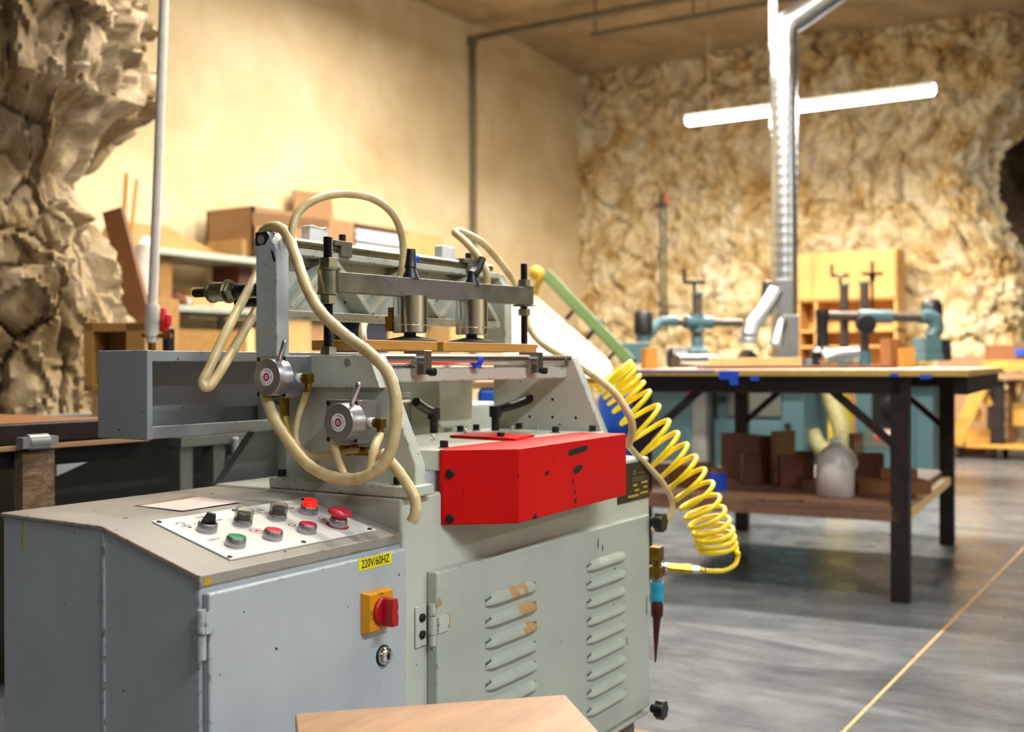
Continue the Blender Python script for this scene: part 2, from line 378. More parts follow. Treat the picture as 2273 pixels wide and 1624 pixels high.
# broken limestone face at the back; its right end turns away into the next bay
ns, nz = 290, 150; V0, V1 = VL + .05, 1.98
S = np.linspace(0, 1, ns); Z = np.linspace(-.05, ZC + .1, nz)
arc = (V0 - V1) + 3.2
P = np.array([(s * arc, z) for z in Z for s in S])
J = P + np.stack([fract(P, 1.3, 5.5, 3), fract(P, 1.3, 9.5, 3)], 1) * .28
c1, e1 = cells(J, 260, (0, -.3), (arc, 5), 11, .16, .14, (1.0, .8)); c2, e2 = cells(J, 2600, (0, -.3), (arc, 5), 12, .24, .055, (1.3, .8))
hh = c1 * .75 + c2 + fract(P, 2.2, 1.7) * .07 + fract(P, 7, 2.7) * .025 - .06 * np.exp(-(e1 / .035) ** 2) - .05 * np.exp(-(e2 / .028) ** 2)
vv = []
for (a, z), k in zip(P, hh):
    L0 = V0 - V1
    bulge = .35 * max(0, a - L0 + .9) ** 1.0 * (0.4 + .6 * noise.noise(Vector((z * .9, 4.2, 0))))
    if a < L0: x, y, nxn, nyn = UB, V0 - a, -1, 0
    else:
        w = min((a - L0) / .55, 1.0) * math.radians(97); r = .35
        x = UB + r - r * math.cos(w); y = V1 - r * math.sin(w); nxn, nyn = -math.cos(w), -math.sin(w)
        ex = max(0, (a - L0) - .55); x += ex * math.sin(w); y -= ex * math.cos(w)
    corner = .55 * math.exp(-((V0 - y) / .30) ** 2) * (.5 + .5 * (z / ZC) ** 2)   # the rock bellies out where it meets the ceiling corner
    y += (.40 * math.exp(-((z - 2.95) / .95) ** 2) - .12 * math.exp(-((z - 1.9) / .4) ** 2)) * min(1, max(0, (a - L0 + 1.6) / 1.6))
    vv.append((x + nxn * (k - .15 + bulge * .3), y + nyn * (k - .15 + bulge * .3), z))
wb = MB(); wb.add(vv, grid_faces(ns, nz)); structure('wall_back', wb, 'rock_wall', sharp=50)
# rock of the next bay beyond the corner, its shade painted in as darker brown
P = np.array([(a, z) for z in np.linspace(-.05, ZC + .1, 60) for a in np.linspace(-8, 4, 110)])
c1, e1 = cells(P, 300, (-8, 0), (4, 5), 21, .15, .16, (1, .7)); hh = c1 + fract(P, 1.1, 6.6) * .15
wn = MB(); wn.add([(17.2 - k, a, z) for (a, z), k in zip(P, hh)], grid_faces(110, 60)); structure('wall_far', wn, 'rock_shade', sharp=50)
# limestone pillar on the left, standing in front of the smooth wall
def rockpillar():
    ctrl = [(-3.3, 2.6), (-2.9, 3.5), (-2.35, 3.95), (-1.92, 4.16), (-1.66, 4.36), (-1.60, 4.72), (-1.78, 5.25), (-2.3, 5.9)]
    C = catmull([(a, b, 0) for a, b in ctrl], 40); m = len(C)
    acc = [0]
    for i in range(1, m): acc.append(acc[-1] + (C[i] - C[i - 1]).length)
    tot = acc[-1]; ns_, nz_ = 330, 300
    Zs = np.linspace(-.02, ZC + .05, nz_); Ss = np.linspace(0, tot, ns_)
    px = np.interp(Ss, acc, [c.x for c in C]); py = np.interp(Ss, acc, [c.y for c in C])
    P = np.array([(a, z) for z in Zs for a in Ss])
    J = P + np.stack([fract(P, 2.4, 15.5, 3), fract(P, 2.4, 19.5, 3)], 1) * .09
    c1, e1 = cells(J, 110, (0, 0), (tot, 5), 31, .13, .17, (1.25, .85)); c2, e2 = cells(J, 560, (0, 0), (tot, 5), 32, .17, .075, (1.35, .8))
    c3, e3 = cells(J, 2600, (0, 0), (tot, 5), 33, .22, .014, (1.2, .8))
    hh = c1 + c2 + c3 + fract(P, 6, 2.2) * .02 - .05 * np.exp(-(e1 / .020) ** 2) - .022 * np.exp(-(e2 / .010) ** 2)
    # overall profile of the overhanging edge, by height
    zz = [0, .75, .95, 1.15, 1.35, 1.5, 1.60, 1.72, 1.83, 1.92, 2.00, 2.05, 2.4, 4.8]
    dx = [.15, .10, .06, .06, .03, -.05, -.15, -.20, -.14, -.10, -.02, .10, .13, .15]
    prof = np.interp(P[:, 1], zz, dx)
    wgt = np.interp(P[:, 0], [0, tot * .28, tot * .5, tot * .66, tot], [.1, .25, .9, 1, .6])
    vs_ = []
    for idx, ((a, z), k) in enumerate(zip(P, hh)):
        i = idx % ns_; i0, i1 = max(i - 3, 0), min(i + 3, ns_ - 1)
        tx, ty = px[i1] - px[i0], py[i1] - py[i0]; L = math.hypot(tx, ty); nx_, ny_ = ty / L, -tx / L
        q = k - .28 + prof[idx] * wgt[idx]
        X, Y = px[i] + nx_ * q, py[i] + ny_ * q
        w = rt0 * X + Vector((math.cos(YAW), math.sin(YAW), 0)) * Y
        vs_.append((w.x, w.y, z))
    mb = MB(); mb.add(vs_, grid_faces(ns_, nz_)); return mb
structure('wall_pillar', rockpillar(), 'rock_pillar', sharp=32)

# ------------------------------------------------------------------ ceiling strip lamps (fixtures)
def strip(u0, v0, u1, v1, z, label, drop, group='strip lamps under the ceiling'):
    t = thing('strip_lamp', label, 'lamp', ((u0 + u1) / 2, (v0 + v1) / 2, z - .07), group)
    a, b = Vector((u0, v0, z)), Vector((u1, v1, z)); d = (b - a).normalized(); e = Vector((0, 0, 1)).cross(d)
    M = frame(a, d, e, (0, 0, 1)); L = (b - a).length
    m = MB(); m.M = M; m.prism([(-.062, -.028), (-.040, .038), (.040, .038), (.062, -.028), (.056, -.028), (.037, .032), (-.037, .032), (-.056, -.028)], 'x', 0, L); part('housing', m, 'white_plastic', t)
    m = MB(); m.M = M; m.prism([(-.050, -.044), (-.036, .026), (.036, .026), (.050, -.044), (.03, -.052), (-.03, -.052)], 'x', .015, L - .015)
    part('diffuser', m, 'lamp_glow', t, label='glowing white diffuser')
    for f in (.12, .9):
        m = MB(); p = a + d * L * f; m.cyl(p + Vector((0, 0, .036)), p + Vector((0, 0, drop)), .006, n=8); part('hanger_rod', m, 'conduit', t)
    return t
LN = ['strip lamp hanging over the plywood workbench', 'strip lamp in front of the smooth wall', 'strip lamp over the storage shelves', 'strip lamp over the dovetailing machine', 'cool white strip lamp in front of the machine', 'added cool fill lamp behind the camera', 'added cool lamp far to the right, for reflections in the chrome', 'cool white strip lamp in the next bay beyond the rock', 'long glowing strip lamp hanging before the rough rock wall']
for i, (u, v, z, L, ax, W, c) in enumerate(LAMPS):
    du, dv_ = (0, L / 2) if ax == 'v' else (L / 2, 0); strip(u - du, v - dv_, u + du, v + dv_, z, LN[i], ZC - z + .05)

# ------------------------------------------------------------------ conduits
def pipe(name, pts, r, mat, label, cat, k=1, smooth=False, n=10, **kw):
    m = MB(); m.tube(pts, r, n, smooth=smooth, k=k); return solo(name, m, mat, label, cat, **kw)
a = onv(1050, 85, VL - .05); b = onv(1046, 620, VL - .05)
t = thing('conduit', 'dark conduit running down the smooth wall and along the ceiling', 'pipe', (a.x, a.y, b.z))
m = MB(); m.tube([(a.x, a.y, b.z - 1.2), (a.x, a.y, a.z - .05), (a.x, a.y - .05, a.z), (a.x, -2, a.z)], .035, 10, smooth=False); part('tube', m, 'conduit', t)
m = MB(); m.box(a.x - .05, a.x + .05, a.y - .03, a.y + .05, a.z - .09, a.z + .02); part('elbow_box', m, 'conduit', t, .01)
m = MB()
c = at(1312, 78, 11.6); d = at(1840, 10, 9.6)
t = thing('conduit', 'thin second conduit below the ceiling near the rock wall', 'pipe', c); e = Vector((d.x, d.y, c.z))
m.tube([c, (c.x, -1.5, c.z)], .028, 8, smooth=False); part('tube', m, 'conduit', t)
for k in range(3):
    m = MB(); m.cyl((c.x, c.y - .05 - k * 1.1, c.z), (c.x, c.y - .05 - k * 1.1, ZC + .1), .012, n=8); part('hanger_rod', m, 'conduit', t)

# ================================================================== THE DOVETAILING MACHINE (coordinates from its own origin)
ORG_M = Vector((0, 0, 0))
mach = bpy.data.objects.new('dovetailing_machine', None); COL.objects.link(mach); mach.location = MC; ORG[mach.name] = Vector()
tag(mach, 'pale grey dovetailing machine with red guard, air hoses and control panel', 'machine')
def P_(name, mb, mat, parent=None, bev=0, **k): return part(name, mb, mat, parent or mach, bev, **k)
# ---- body
m = MB(); m.box(.43, 1.385, 0, .44, .09, .70); body = P_('body', m, 'paint', bev=.006)
m = MB(); m.box(.40, 1.36, .03, .42, .0, .09); P_('plinth', m, 'paint_dark')
m = MB(); m.box(1.33, 1.43, -.03, .06, 0, .03); P_('levelling_foot', m, 'tan_board', body)
for (u, v) in ((.50, .05), (.50, .38), (1.33, .38)):
    m = MB(); m.cyl((u, v, 0), (u, v, .03), .04, n=16); P_('levelling_foot', m, 'rubber', body)
# ---- control cabinet: box with a sloping console top
sl = math.atan2(.0497, .1946); cs, sn = math.cos(sl), math.sin(sl)
m = MB(); m.prism([(0, .03), (0, .642), (.1946, .692), (.43, .694), (.43, .03)], 'x', .0, .428); cab = P_('control_cabinet', m, 'paint_cool_lit', bev=.004)
m = MB(); m.prism([(-.004, .628), (-.004, .6435), (.1946, .6945), (.432, .6965), (.432, .690), (.2, .688), (.006, .637), (.006, .628)], 'x', -.004, .4285); P_('console_top', m, 'paint_top', cab, .002)
m = MB(); m.box(-.003, .0, .1905, .1945, .05, .69); P_('seam', m, 'paint_cool_lit', cab)
m = MB(); m.box(.004, .424, -.014, 0, .05, .620); door = P_('cabinet_door', m, 'paint_cool_lit', bev=.0035)
def hinge_left(z0, z1):
    m = MB(); zm = (z0 + z1) / 2
    for a, b in ((z0, zm - .001), (zm + .001, z1)): m.cyl((-.006, -.010, a), (-.006, -.010, b), .006, n=14)
    m.box(-.004, .010, -.0165, -.012, zm, z1 - .004); m.box(-.0035, -.0005, -.008, .012, z0 + .003, zm)
    P_('hinge', m, 'paint_cool_lit', cab)
hinge_left(.536, .601); hinge_left(.10, .165)
# lettering label
m = MB(); m.box(.3038, .3858, -.0147, -.0138, .6015, .6200); lab = P_('voltage_label', m, 'yellow_label', door, label='yellow voltage sticker')
M = frame((.3448, -.0149, .6106), (1, 0, 0), (0, 0, 1), (0, -1, 0))
P_('lettering', text_mb('220V/60HZ', .0185, M, .0002, sx=.78), 'ink', door)
# isolator switch
m = MB(); z0, z1, u0, u1 = .5037, .5672, .3085, .3705
m.add([(u0, -.014, z0), (u1, -.014, z0), (u1, -.014, z1), (u0, -.014, z1), (u0 + .004, -.030, z0 + .003), (u1 - .001, -.030, z0 + .003), (u1 - .001, -.030, z1 - .003), (u0 + .004, -.030, z1 - .003)],
      [(0, 1, 2, 3), (4, 7, 6, 5), (0, 4, 5, 1), (1, 5, 6, 2), (2, 6, 7, 3), (3, 7, 4, 0)]); P_('switch_plate', m, 'switch_yellow', door, .001)
m = MB(); kc = Vector((.3415, -.030, .5355)); m.lathe(kc, (0, -1, 0), [(0, .0225), (.004, .0225), (.007, .020)], 28)
m.prism([(kc.x - .007, kc.z - .0215), (kc.x + .007, kc.z - .0215), (kc.x + .0085, kc.z - .006), (kc.x + .006, kc.z), (kc.x + .0085, kc.z + .006), (kc.x + .006, kc.z + .0215), (kc.x - .006, kc.z + .0215), (kc.x - .0085, kc.z)], 'y', kc.y - .006, kc.y - .027)
P_('switch_knob', m, 'switch_red', door, .0015)
for s_, x, z in (('I ON', .339, .5622), ('O OFF', .3165, .533)):
    M = frame((x, -.0302, z), (1, 0, 0), (0, 0, 1), (0, -1, 0))
    if 'OFF' in s_: M = M @ Matrix.Rotation(math.radians(90), 4, 'Z')
    P_('lettering', text_mb(s_, .0055, M, .0001), 'ink', door)
# key lock
m = MB(); m.lathe((.3625, -.014, .4594), (0, -1, 0), [(0, .0165), (.003, .0165)], 28, 1); m.lathe((.3625, -.017, .4594), (0, -1, 0), [(0, .0145), (.006, .0135), (.008, .011), (.009, .006)], 28, 0)
m.box(.3605, .3645, -.0268, -.0255, .4540, .4650, 1); m.lathe((.3625, -.0255, .4600), (0, -1, 0), [(0, .004), (.001, .004)], 14, 1); P_('key_lock', m, ['chrome', 'black_plastic'], door, sharp=60)
# ---- control panel on the slope
def slope(u, s, h=0): return Vector((u, s * cs - h * sn, .6428 + s * sn + h * cs))
SX, SY, SZ = Vector((1, 0, 0)), Vector((0, cs, sn)), Vector((0, -sn, cs))
def smat(u, s, h=0): return frame(slope(u, s, h), SX, SY, SZ)
m = MB(); m.M = smat(.073, .021, .0024); m.box(0, .317, 0, .166, 0, .0018); panel = P_('control_panel', m, 'white_panel', label='white control panel plate')
HP = .0043
m0 = MB(); m0.lathe((0, 0, 0), (0, 0, 1), [(0, .0042), (.0012, .004), (.0022, .0024)], 12); scr = m0.mesh('panel_screw', ['black_steel'])
for (u, s) in ((.0795, .179), (.078, .028), (.380, .028), (.384, .180), (.2263, .0285), (.2263, .1795)):
    o = link('panel_screw', scr, panel); o.matrix_local = smat(u, s, HP - .0003)
US, SL, SU = (.1185, .193, .267, .3385), .0610, .1255
def bezel(mb, M, h=.013): mb.M = M; mb.lathe((0, 0, 0), (0, 0, 1), [(0, .0150), (.001, .0152), (h - .002, .0143), (h, .0132), (h - .0015, .0118)], 32, 0)
def flatbutton(u, s, mat):
    m = MB(); M = smat(u, s, HP); bezel(m, M); m.lathe((0, 0, 0), (0, 0, 1), [(.008, .0118), (.0125, .0118), (.0134, .0105), (.0132, .004)], 32, 1); P_('push_button', m, ['aluminium', mat], panel, sharp=60)
flatbutton(US[0], SL, 'button_green'); flatbutton(US[1], SL, 'button_red'); flatbutton(US[2], SL, 'button_red')
for u in (US[1], US[2]):
    m = MB(); M = smat(u, SU, HP); bezel(m, M, .009); m.lathe((0, 0, 0), (0, 0, 1), [(.006, .0105), (.018, .0105), (.0185, .009)], 28, 1); P_('push_button', m, ['aluminium', 'black_plastic'], panel, sharp=60)
    m = MB(); m.M = M; m.lathe((0, 0, 0), (0, 0, 1), [(.0085, .0143), (.022, .0140), (.0245, .0122), (.0240, .0115), (.0215, .0128), (.0085, .0131)], 32); P_('button_cover', m, 'smoke_clear', panel, sharp=60, label='smoked clear button cover')
m = MB(); M = smat(US[3], SU, HP); bezel(m, M); m.lathe((0, 0, 0), (0, 0, 1), [(.008, .0115), (.018, .0113), (.0185, .0105), (.0195, .0112), (.0225, .0108), (.0235, .009)], 32, 1); P_('indicator_lamp', m, ['aluminium', 'red_lamp'], panel, sharp=60, label='glowing red indicator lamp')
m = MB(); M = smat(US[0] + .003, SU - .001, HP); bezel(m, M); m.lathe((0, 0, 0), (0, 0, 1), [(.008, .0118), (.0118, .0118)], 32, 1)
m.M = M @ Matrix.Rotation(math.radians(-38), 4, 'Z'); m.prism([(-.0105, .0115), (.0105, .0115), (.009, .026), (-.003, .028)], 'y', -.003, .003, 1); P_('selector_switch', m, ['aluminium', 'black_plastic'], panel, .0006, sharp=60)
m = MB(); M = smat(US[3], SL, HP); bezel(m, M); m.lathe((0, 0, 0), (0, 0, 1), [(.010, .011), (.018, .0105), (.0195, .0185), (.0225, .0200), (.0265, .0175), (.0285, .011), (.029, .003)], 36, 1); P_('emergency_stop', m, ['aluminium', 'button_red'], panel, sharp=60, label='red mushroom emergency stop')
# printed marks on the panel
def ring(M, r0, r1, n=32, sx=1):
    mb = MB(); mb.M = M; vs_ = []
    for i in range(n):
        w = 2 * math.pi * i / n
        for r in (r0, r1): vs_.append((r * math.cos(w) * sx, r * math.sin(w), 0))
    mb.add(vs_, [(2 * i, 2 * i + 1, (2 * i + 3) % (2 * n), (2 * i + 2) % (2 * n)) for i in range(n)]); return mb
PH = HP + .00025
P_('printed_ring', ring(smat(US[3], SL, PH), .0148, .0185), 'red_ink', panel)
for u, s in ((.2663, .0925), (.3415, .0985)): P_('printed_ring', ring(smat(u, s, PH), .0046, .0063), 'red_ink', panel)
P_('printed_ring', ring(smat(.1925, .0945, PH), .0098, .0112), 'red_ink', panel)
m = MB(); m.M = smat(.1925, .0945, PH) @ Matrix.Rotation(math.radians(-40), 4, 'Z'); m.box(-.0105, .0105, -.0008, .0008, 0, .0001); m.M = smat(.1925, .0945, PH); m.box(-.006, .006, -.0035, -.002, 0, .0001); m.box(-.002, .006, .001, .003, 0, .0001); P_('printed_symbol', m, 'red_ink', panel)
def strokes(name, mat, u, s, segs, w=.0007, rz=0):
    mb = MB(); mb.M = smat(u, s, PH) @ Matrix.Rotation(math.radians(rz), 4, 'Z')
    for (x0, y0, x1, y1) in segs:
        d = Vector((x1 - x0, y1 - y0)); L = max(d.length, 1e-6); nx_, ny_ = -d.y / L * w, d.x / L * w
        mb.add([(x0 + nx_, y0 + ny_, 0), (x0 - nx_, y0 - ny_, 0), (x1 - nx_, y1 - ny_, 0), (x1 + nx_, y1 + ny_, 0)], [(0, 1, 2, 3)])
    P_(name, mb, mat, panel)
strokes('printed_symbol', 'ink', .1045, .1615, [(-.006, .0045, .005, .0045), (.005, .0045, .006, -.004), (-.006, .0045, -.006, -.002), (-.003, -.0045, .004, -.0045)])
P_('lettering', text_mb('AUTO', .0062, smat(.1045, .1505, PH), .0001), 'ink', panel)
strokes('printed_symbol', 'ink', .104, .1440, [(0, 0, .007, .001), (-.001, 0, .004, .0015), (-.001, 0, .004, -.0015)], .001)
strokes('printed_symbol', 'ink', .121, .1500, [(0, 0, .004, .0045)], .0008)
strokes('printed_symbol', 'ink', .1035, .0910, [(-.010, 0, -.005, .003), (-.010, 0, -.005, -.003), (-.005, .0015, .004, .0015), (-.005, -.0015, .004, -.0015), (.004, .0015, .004, -.0015)], .0004)
P_('lettering', text_mb('S', .006, smat(.1135, .0912, PH) @ Matrix.Rotation(math.radians(90), 4, 'Z'), .0001), 'ink', panel)
strokes('printed_symbol', 'ink', .158, .172, [(-.012, .004, -.009, .001), (-.009, .001, -.003, .0), (-.003, .0, .001, -.003), (-.002, .003, .003, -.002), (.001, -.003, .010, -.012), (.003, -.002, .012, -.011)], .0007)
strokes('printed_symbol', 'ink', .262, .170, [(-.022, .003, .010, .003), (-.022, -.003, .012, -.003), (.010, .003, .012, -.003)], .0004)
strokes('printed_symbol', 'ink', .262, .166, [(-.022, -.003, .014, -.003)], .0009)
P_('lettering', text_mb('MOTOR', .0048, smat(.2535, .1555, PH), .0001), 'ink', panel)
P_('lettering', text_mb('POWER', .0048, smat(.327, .1545, PH), .0001), 'ink', panel)
P_('lettering', text_mb('HOME', .0045, smat(.1715, .1530, PH), .0001), 'ink', panel)
strokes('printed_symbol', 'red_ink', .320, .169, [(-.004, .005, -.001, 0), (-.001, 0, .001, .002), (.001, .002, .005, -.004)], .0012)
strokes('printed_symbol', 'ink', .353, .168, [(-.012, .005, -.008, .003), (-.006, .002, -.002, 0), (-.002, 0, .0, -.003)], .0006)
# stickers and drips on the console
m = MB(); m.add([onz(x, y, .6968) - MC for x, y in ((311, 1122), (405, 1133), (538, 1113), (439, 1103))], [(0, 1, 2, 3)])
P_('worn_sticker', m, 'pink_label', cab, label='worn pinkish paper sticker')
m = MB(); m.add([onz(x, y, .6966) - MC for x, y in ((296, 1121), (311, 1122), (439, 1103), (430, 1098))], [(0, 1, 2, 3)]); P_('sticker_residue', m, 'residue', cab)
for (x, y, r) in ((470, 1094, 5), (492, 1098, 3), (210, 1131, 3), (281, 1146, 4), (60, 1142, 3), (405, 1176, 4)):
    q = onz(x, y, .6967) - MC; m = MB(); m.add([q + Vector((r * .0011 * math.cos(w) * random.uniform(.5, 1.3), r * .0011 * math.sin(w) * random.uniform(.5, 1.3), 0)) for w in [k * .7 for k in range(9)]], [tuple(range(9))])
    if y < 1160: P_('dried_glue', m, 'tan_chip', cab)
m = MB(); m.add([(.003, -.0045, .6295), (.016, -.0045, .6295), (.015, -.0045, .641), (.004, -.0045, .640)], [(0, 1, 2, 3)]); P_('yellow_drip', m, 'yellow_old', cab)
m = MB(); m.box(-.0008, 0, .378, .3805, .645, .690); P_('yellow_drip', m, 'yellow_old', cab)
# ---- louvred door on the body
m = MB(); m.box(.498, 1.338, -.022, 0, .125, .5695); ld = P_('louvred_door', m, 'paint_door', bev=.004)
def louvre(L, tan=None, seed=0):
    mb = MB(); k = 12; rs = random.Random(seed); vs_ = []
    for i in range(k + 1):
        t = i / k; x = t * L; e = min(1, min(t, 1 - t) * 9); b = .011 * (e ** .5 if e < 1 else 1)
        for (dz, dy) in ((0, 0), (.001, -b * .85), (.004, -b), (.014, -b * .5), (.021 * (.35 + .65 * e), 0)): vs_.append((x, -.0005 + dy, dz))
    fs_ = [(5 * i + q, 5 * i + q + 1, 5 * i + q + 6, 5 * i + q + 5) for i in range(k) for q in range(4)]
    mb.add(vs_, fs_)
    if tan:
        for i in range(k):
            for q in range(4):
                if tan[0] <= i <= tan[1] and rs.random() < .93: mb.mi[i * 4 + q] = 1
    return mb
lv = louvre(.18).mesh('louvre', ['paint_louvre', 'tan_chip'], sharp=60)
tans = [louvre(.18, tn, 3 + j).mesh('louvre', ['paint_louvre', 'tan_chip'], sharp=60) for j, tn in enumerate(((5, 8), (7, 11), (8, 11)))]
for j in range(9):
    z = .484 - j * .0380
    o = link('louvre', tans[j] if j < 3 else lv, ld, (.6445, -.022, z))
    o = link('louvre', lv, ld, (1.028, -.022, .4855 - j * .0380))
# marks on the door
for (u, z, w, h) in ((1.078, .525, .004, .026), (1.098, .518, .005, .014), (1.318, .335, .004, .05), (1.215, .29, .003, .02), (1.155, .462, .006, .012), (1.165, .415, .003, .010), (1.15, .377, .005, .02), (1.12, .334, .008, .006)):
    m = MB(); m.prism([(u, z), (u + w, z + h * .2), (u + w * .8, z + h), (u + w * .1, z + h * .8)], 'y', -.0225, -.0218); P_('paint_chip', m, 'ink', ld)
# door hinge
m = MB(); m.box(.4635, .494, -.004, 0, .4455, .515); hg = P_('hinge_leaf', m, 'paint', body, .002)
m = MB()
for a, b, c in ((.445, .463, 0), (.464, .495, 1), (.496, .516, 0)): m.cyl((.5, -.012, a), (.5, -.012, b), .0075 if not c else .0082, n=16)
m.cyl((.5, -.012, .438), (.5, -.012, .445), .004, n=10); m.box(.5, .53, -.0245, -.0215, .466, .493); P_('hinge_barrel', m, 'paint', body)
m = MB(); m.prism([(.497, .512), (.512, .512), (.506, .526), (.503, .527)], 'y', -.0226, -.021); P_('paint_scrape', m, 'tan_chip', ld)
m = MB(); m.prism([(.527, .466), (.534, .466), (.536, .492), (.528, .495)], 'y', -.0228, -.021); P_('paint_scrape', m, 'tan_chip', ld)
for z in (.4665, .495):
    m = MB(); m.lathe((.479, -.004, z), (0, -1, 0), [(0, .0075), (.004, .0072), (.006, .004)], 6); P_('bolt', m, 'black_steel', body, sharp=30)
def knob(z):
    m = MB(); n_ = 7; prof = []
    for i in range(n_ * 6):
        w = 2 * math.pi * i / (n_ * 6); r = .0215 + .0018 * math.cos(n_ * w); prof.append((1.342 + r * math.cos(w), z + r * math.sin(w)))
    m.prism(prof, 'y', -.036, -.058); m.lathe((1.342, -.022, z), (0, -1, 0), [(0, .010), (.014, .012)], 16); P_('door_knob', m, 'black_plastic', ld, .003, sharp=50)
knob(.5519); knob(.1174)
# ---- name plate
m = MB(); m.box(1.214, 1.378, -.002, 0, .6035, .692); npl = P_('name_plate', m, 'name_black', body)
for (u0, u1, z, c) in ((1.300, 1.322, .627, 'name_gold'), (1.346, 1.369, .631, 'name_gold'), (1.292, 1.312, .6395, 'name_gold'), (1.335, 1.368, .6425, 'name_gold'), (1.265, 1.320, .6155, 'name_gold'), (1.330, 1.369, .6185, 'name_gold'), (1.285, 1.350, .6575, 'name_grey'), (1.285, 1.345, .6520, 'name_grey'), (1.312, 1.345, .6680, 'name_grey')):
    m = MB(); m.box(u0, u1, -.0025, -.0018, z - .0022, z + (.0022 if c == 'name_gold' else -.0008)); P_('printed_line', m, c, npl)
P_('printed_emblem', ring(frame((1.299, -.0024, .6685), (1, 0, 0), (0, 0, 1), (0, -1, 0)), .003, .0062), 'name_grey', npl)
# ---- red guard
gz0, gz1 = .642, .772
m = MB(); m.prism([(.540, .004), (.540, -.004), (.628, -.104), (1.100, -.0795), (1.100, .03), (.62, .03)], 'z', gz0, gz1); gd = P_('guard', m, 'red_paint', bev=.002, label='red steel guard')
def scar(pts, off=.0006):
    # worn marks on the guard's long face; pts in (distance along face, z)
    A = Vector((.628, -.104, 0)); B = Vector((1.100, -.0795, 0)); d = (B - A).normalized(); nn = Vector((d.y, -d.x, 0))
    m = MB(); vs_ = [A + d * a + nn * off + Vector((0, 0, z)) for a, z in pts] + [A + d * a - nn * .001 + Vector((0, 0, z)) for a, z in pts]
    n_ = len(pts); m.add(vs_, [tuple(range(n_)), tuple(range(2 * n_ - 1, n_ - 1, -1))] + [(i, (i + 1) % n_, n_ + (i + 1) % n_, n_ + i) for i in range(n_)]); P_('paint_chip', m, 'ink', gd)
scar([(.196, .7475), (.200, .7450), (.272, .7495), (.282, .7520), (.280, .7590), (.270, .7610), (.20, .7560), (.196, .7530)])
scar([(.216, .7130), (.226, .7085), (.246, .7120), (.258, .7180), (.256, .7230), (.244, .7250), (.230, .7230), (.220, .7200)])
scar([(.100, .716), (.114, .717), (.114, .724), (.100, .723)]); scar([(.212, .688), (.216, .688), (.216, .702), (.213, .702)])
scar([(.222, .669), (.227, .669), (.227, .677), (.222, .677)]); scar([(.222, .652), (.230, .652), (.230, .662), (.224, .662)]); scar([(.052, .6425), (.068, .6425), (.064, .652), (.056, .651)])
scar([(.135, .742), (.138, .742), (.138, .745), (.135, .745)])
for (u, v, z) in ((.549, -.013, .7315), (.549, -.013, .6535)):
    m = MB(); dd = Vector((-.75, -.66, 0)); m.lathe((u, v, z), dd, [(0, .0075), (.006, .0075), (.008, .005)], 18); P_('bolt', m, 'black_steel', gd)
# ---- deck with bolts
m = MB(); m.prism([(.530, .045), (.545, .0), (1.15, .0), (1.15, .29), (.50, .29)], 'z', .735, .771); deck = P_('deck', m, 'paint', bev=.002)
m = MB(); m.box(.50, 1.15, .015, .28, .70, .735); P_('deck_riser', m, 'paint_cool_lit', deck)
m = MB(); m.prism([(.792, .006), (.918, .038), (.930, .192), (.815, .176)], 'z', .771, .777); P_('red_cover_plate', m, 'red_paint', deck, .001)
m0 = MB(); m0.lathe((0, 0, 0), (0, 0, 1), [(0, .0105), (.002, .0105)], 18, 1); m0.lathe((0, 0, .002), (0, 0, 1), [(0, .0075), (.011, .0075), (.012, .0065)], 18, 0); cap = m0.mesh('cap_screw', ['black_steel', 'steel'])
for (u, v) in ((.585, .025), (.8284, .0618), (1.041, .1513), (1.0587, .0697), (1.135, .02), (1.05, .27), (.985, .268), (.62, .262)):
    link('cap_screw', cap, deck, (u, v, .777 if (u, v) == (1.041, .1513) else .771))
m0 = MB(); m0.lathe((0, 0, 0), (0, 0, 1), [(0, .0042), (.004, .0042), (.005, .002), (.0075, .002), (.009, .0035), (.011, .003), (.0125, .001)], 14); nip = m0.mesh('grease_nipple', ['chrome'])
for (u, v) in ((.7405, .1634), (.8647, .1719), (1.0817, .1944), (1.138, .16)): link('grease_nipple', nip, deck, (u, v, .777 if u == .8647 else .771))
# ---- end plates
def endplate(u0, u1, ublk, right=False):
    f0 = 0 if not right else .0
    m = MB(); m.prism([(-.005, .715), (-.005, .752), (.078, .936), (.29, .936), (.29, .715)], 'x', u0, u1); e = P_('end_plate', m, 'paint', bev=.004)
    m = MB(); m.prism([(-.016, .70), (-.016, .719), (.30, .719), (.30, .70)], 'x', u0 - .032, u1 + .01); P_('foot_flange', m, 'paint', e, .003)
    m = MB(); m.prism([(.058, .880), (.0825, .9365), (.292, .9365), (.292, .880)], 'x', ublk, u1); P_('head_block', m, 'paint', e, .002)
    return e
epl = endplate(.463, .490, .447); epr = endplate(1.15, 1.178, 1.158, True)
for v in (.282, .02): link('cap_screw', cap, epl, (.446, v, .719))
m = MB(); m.lathe((.447, .1294, .9235), (-1, 0, 0), [(-.002, .0072), (.0006, .0072)], 24); P_('pin_end', m, 'sheet_grey', epl)
for (v, z) in ((.13, .84), (.19, .84), (.13, .80), (.07, .80), (.19, .80), (.21, .90)):
    m = MB(); m.lathe((1.1502, v, z), (-1, 0, 0), [(0, .0035), (.0004, .0035)], 12); P_('tapped_hole', m, 'black_plastic', epr)
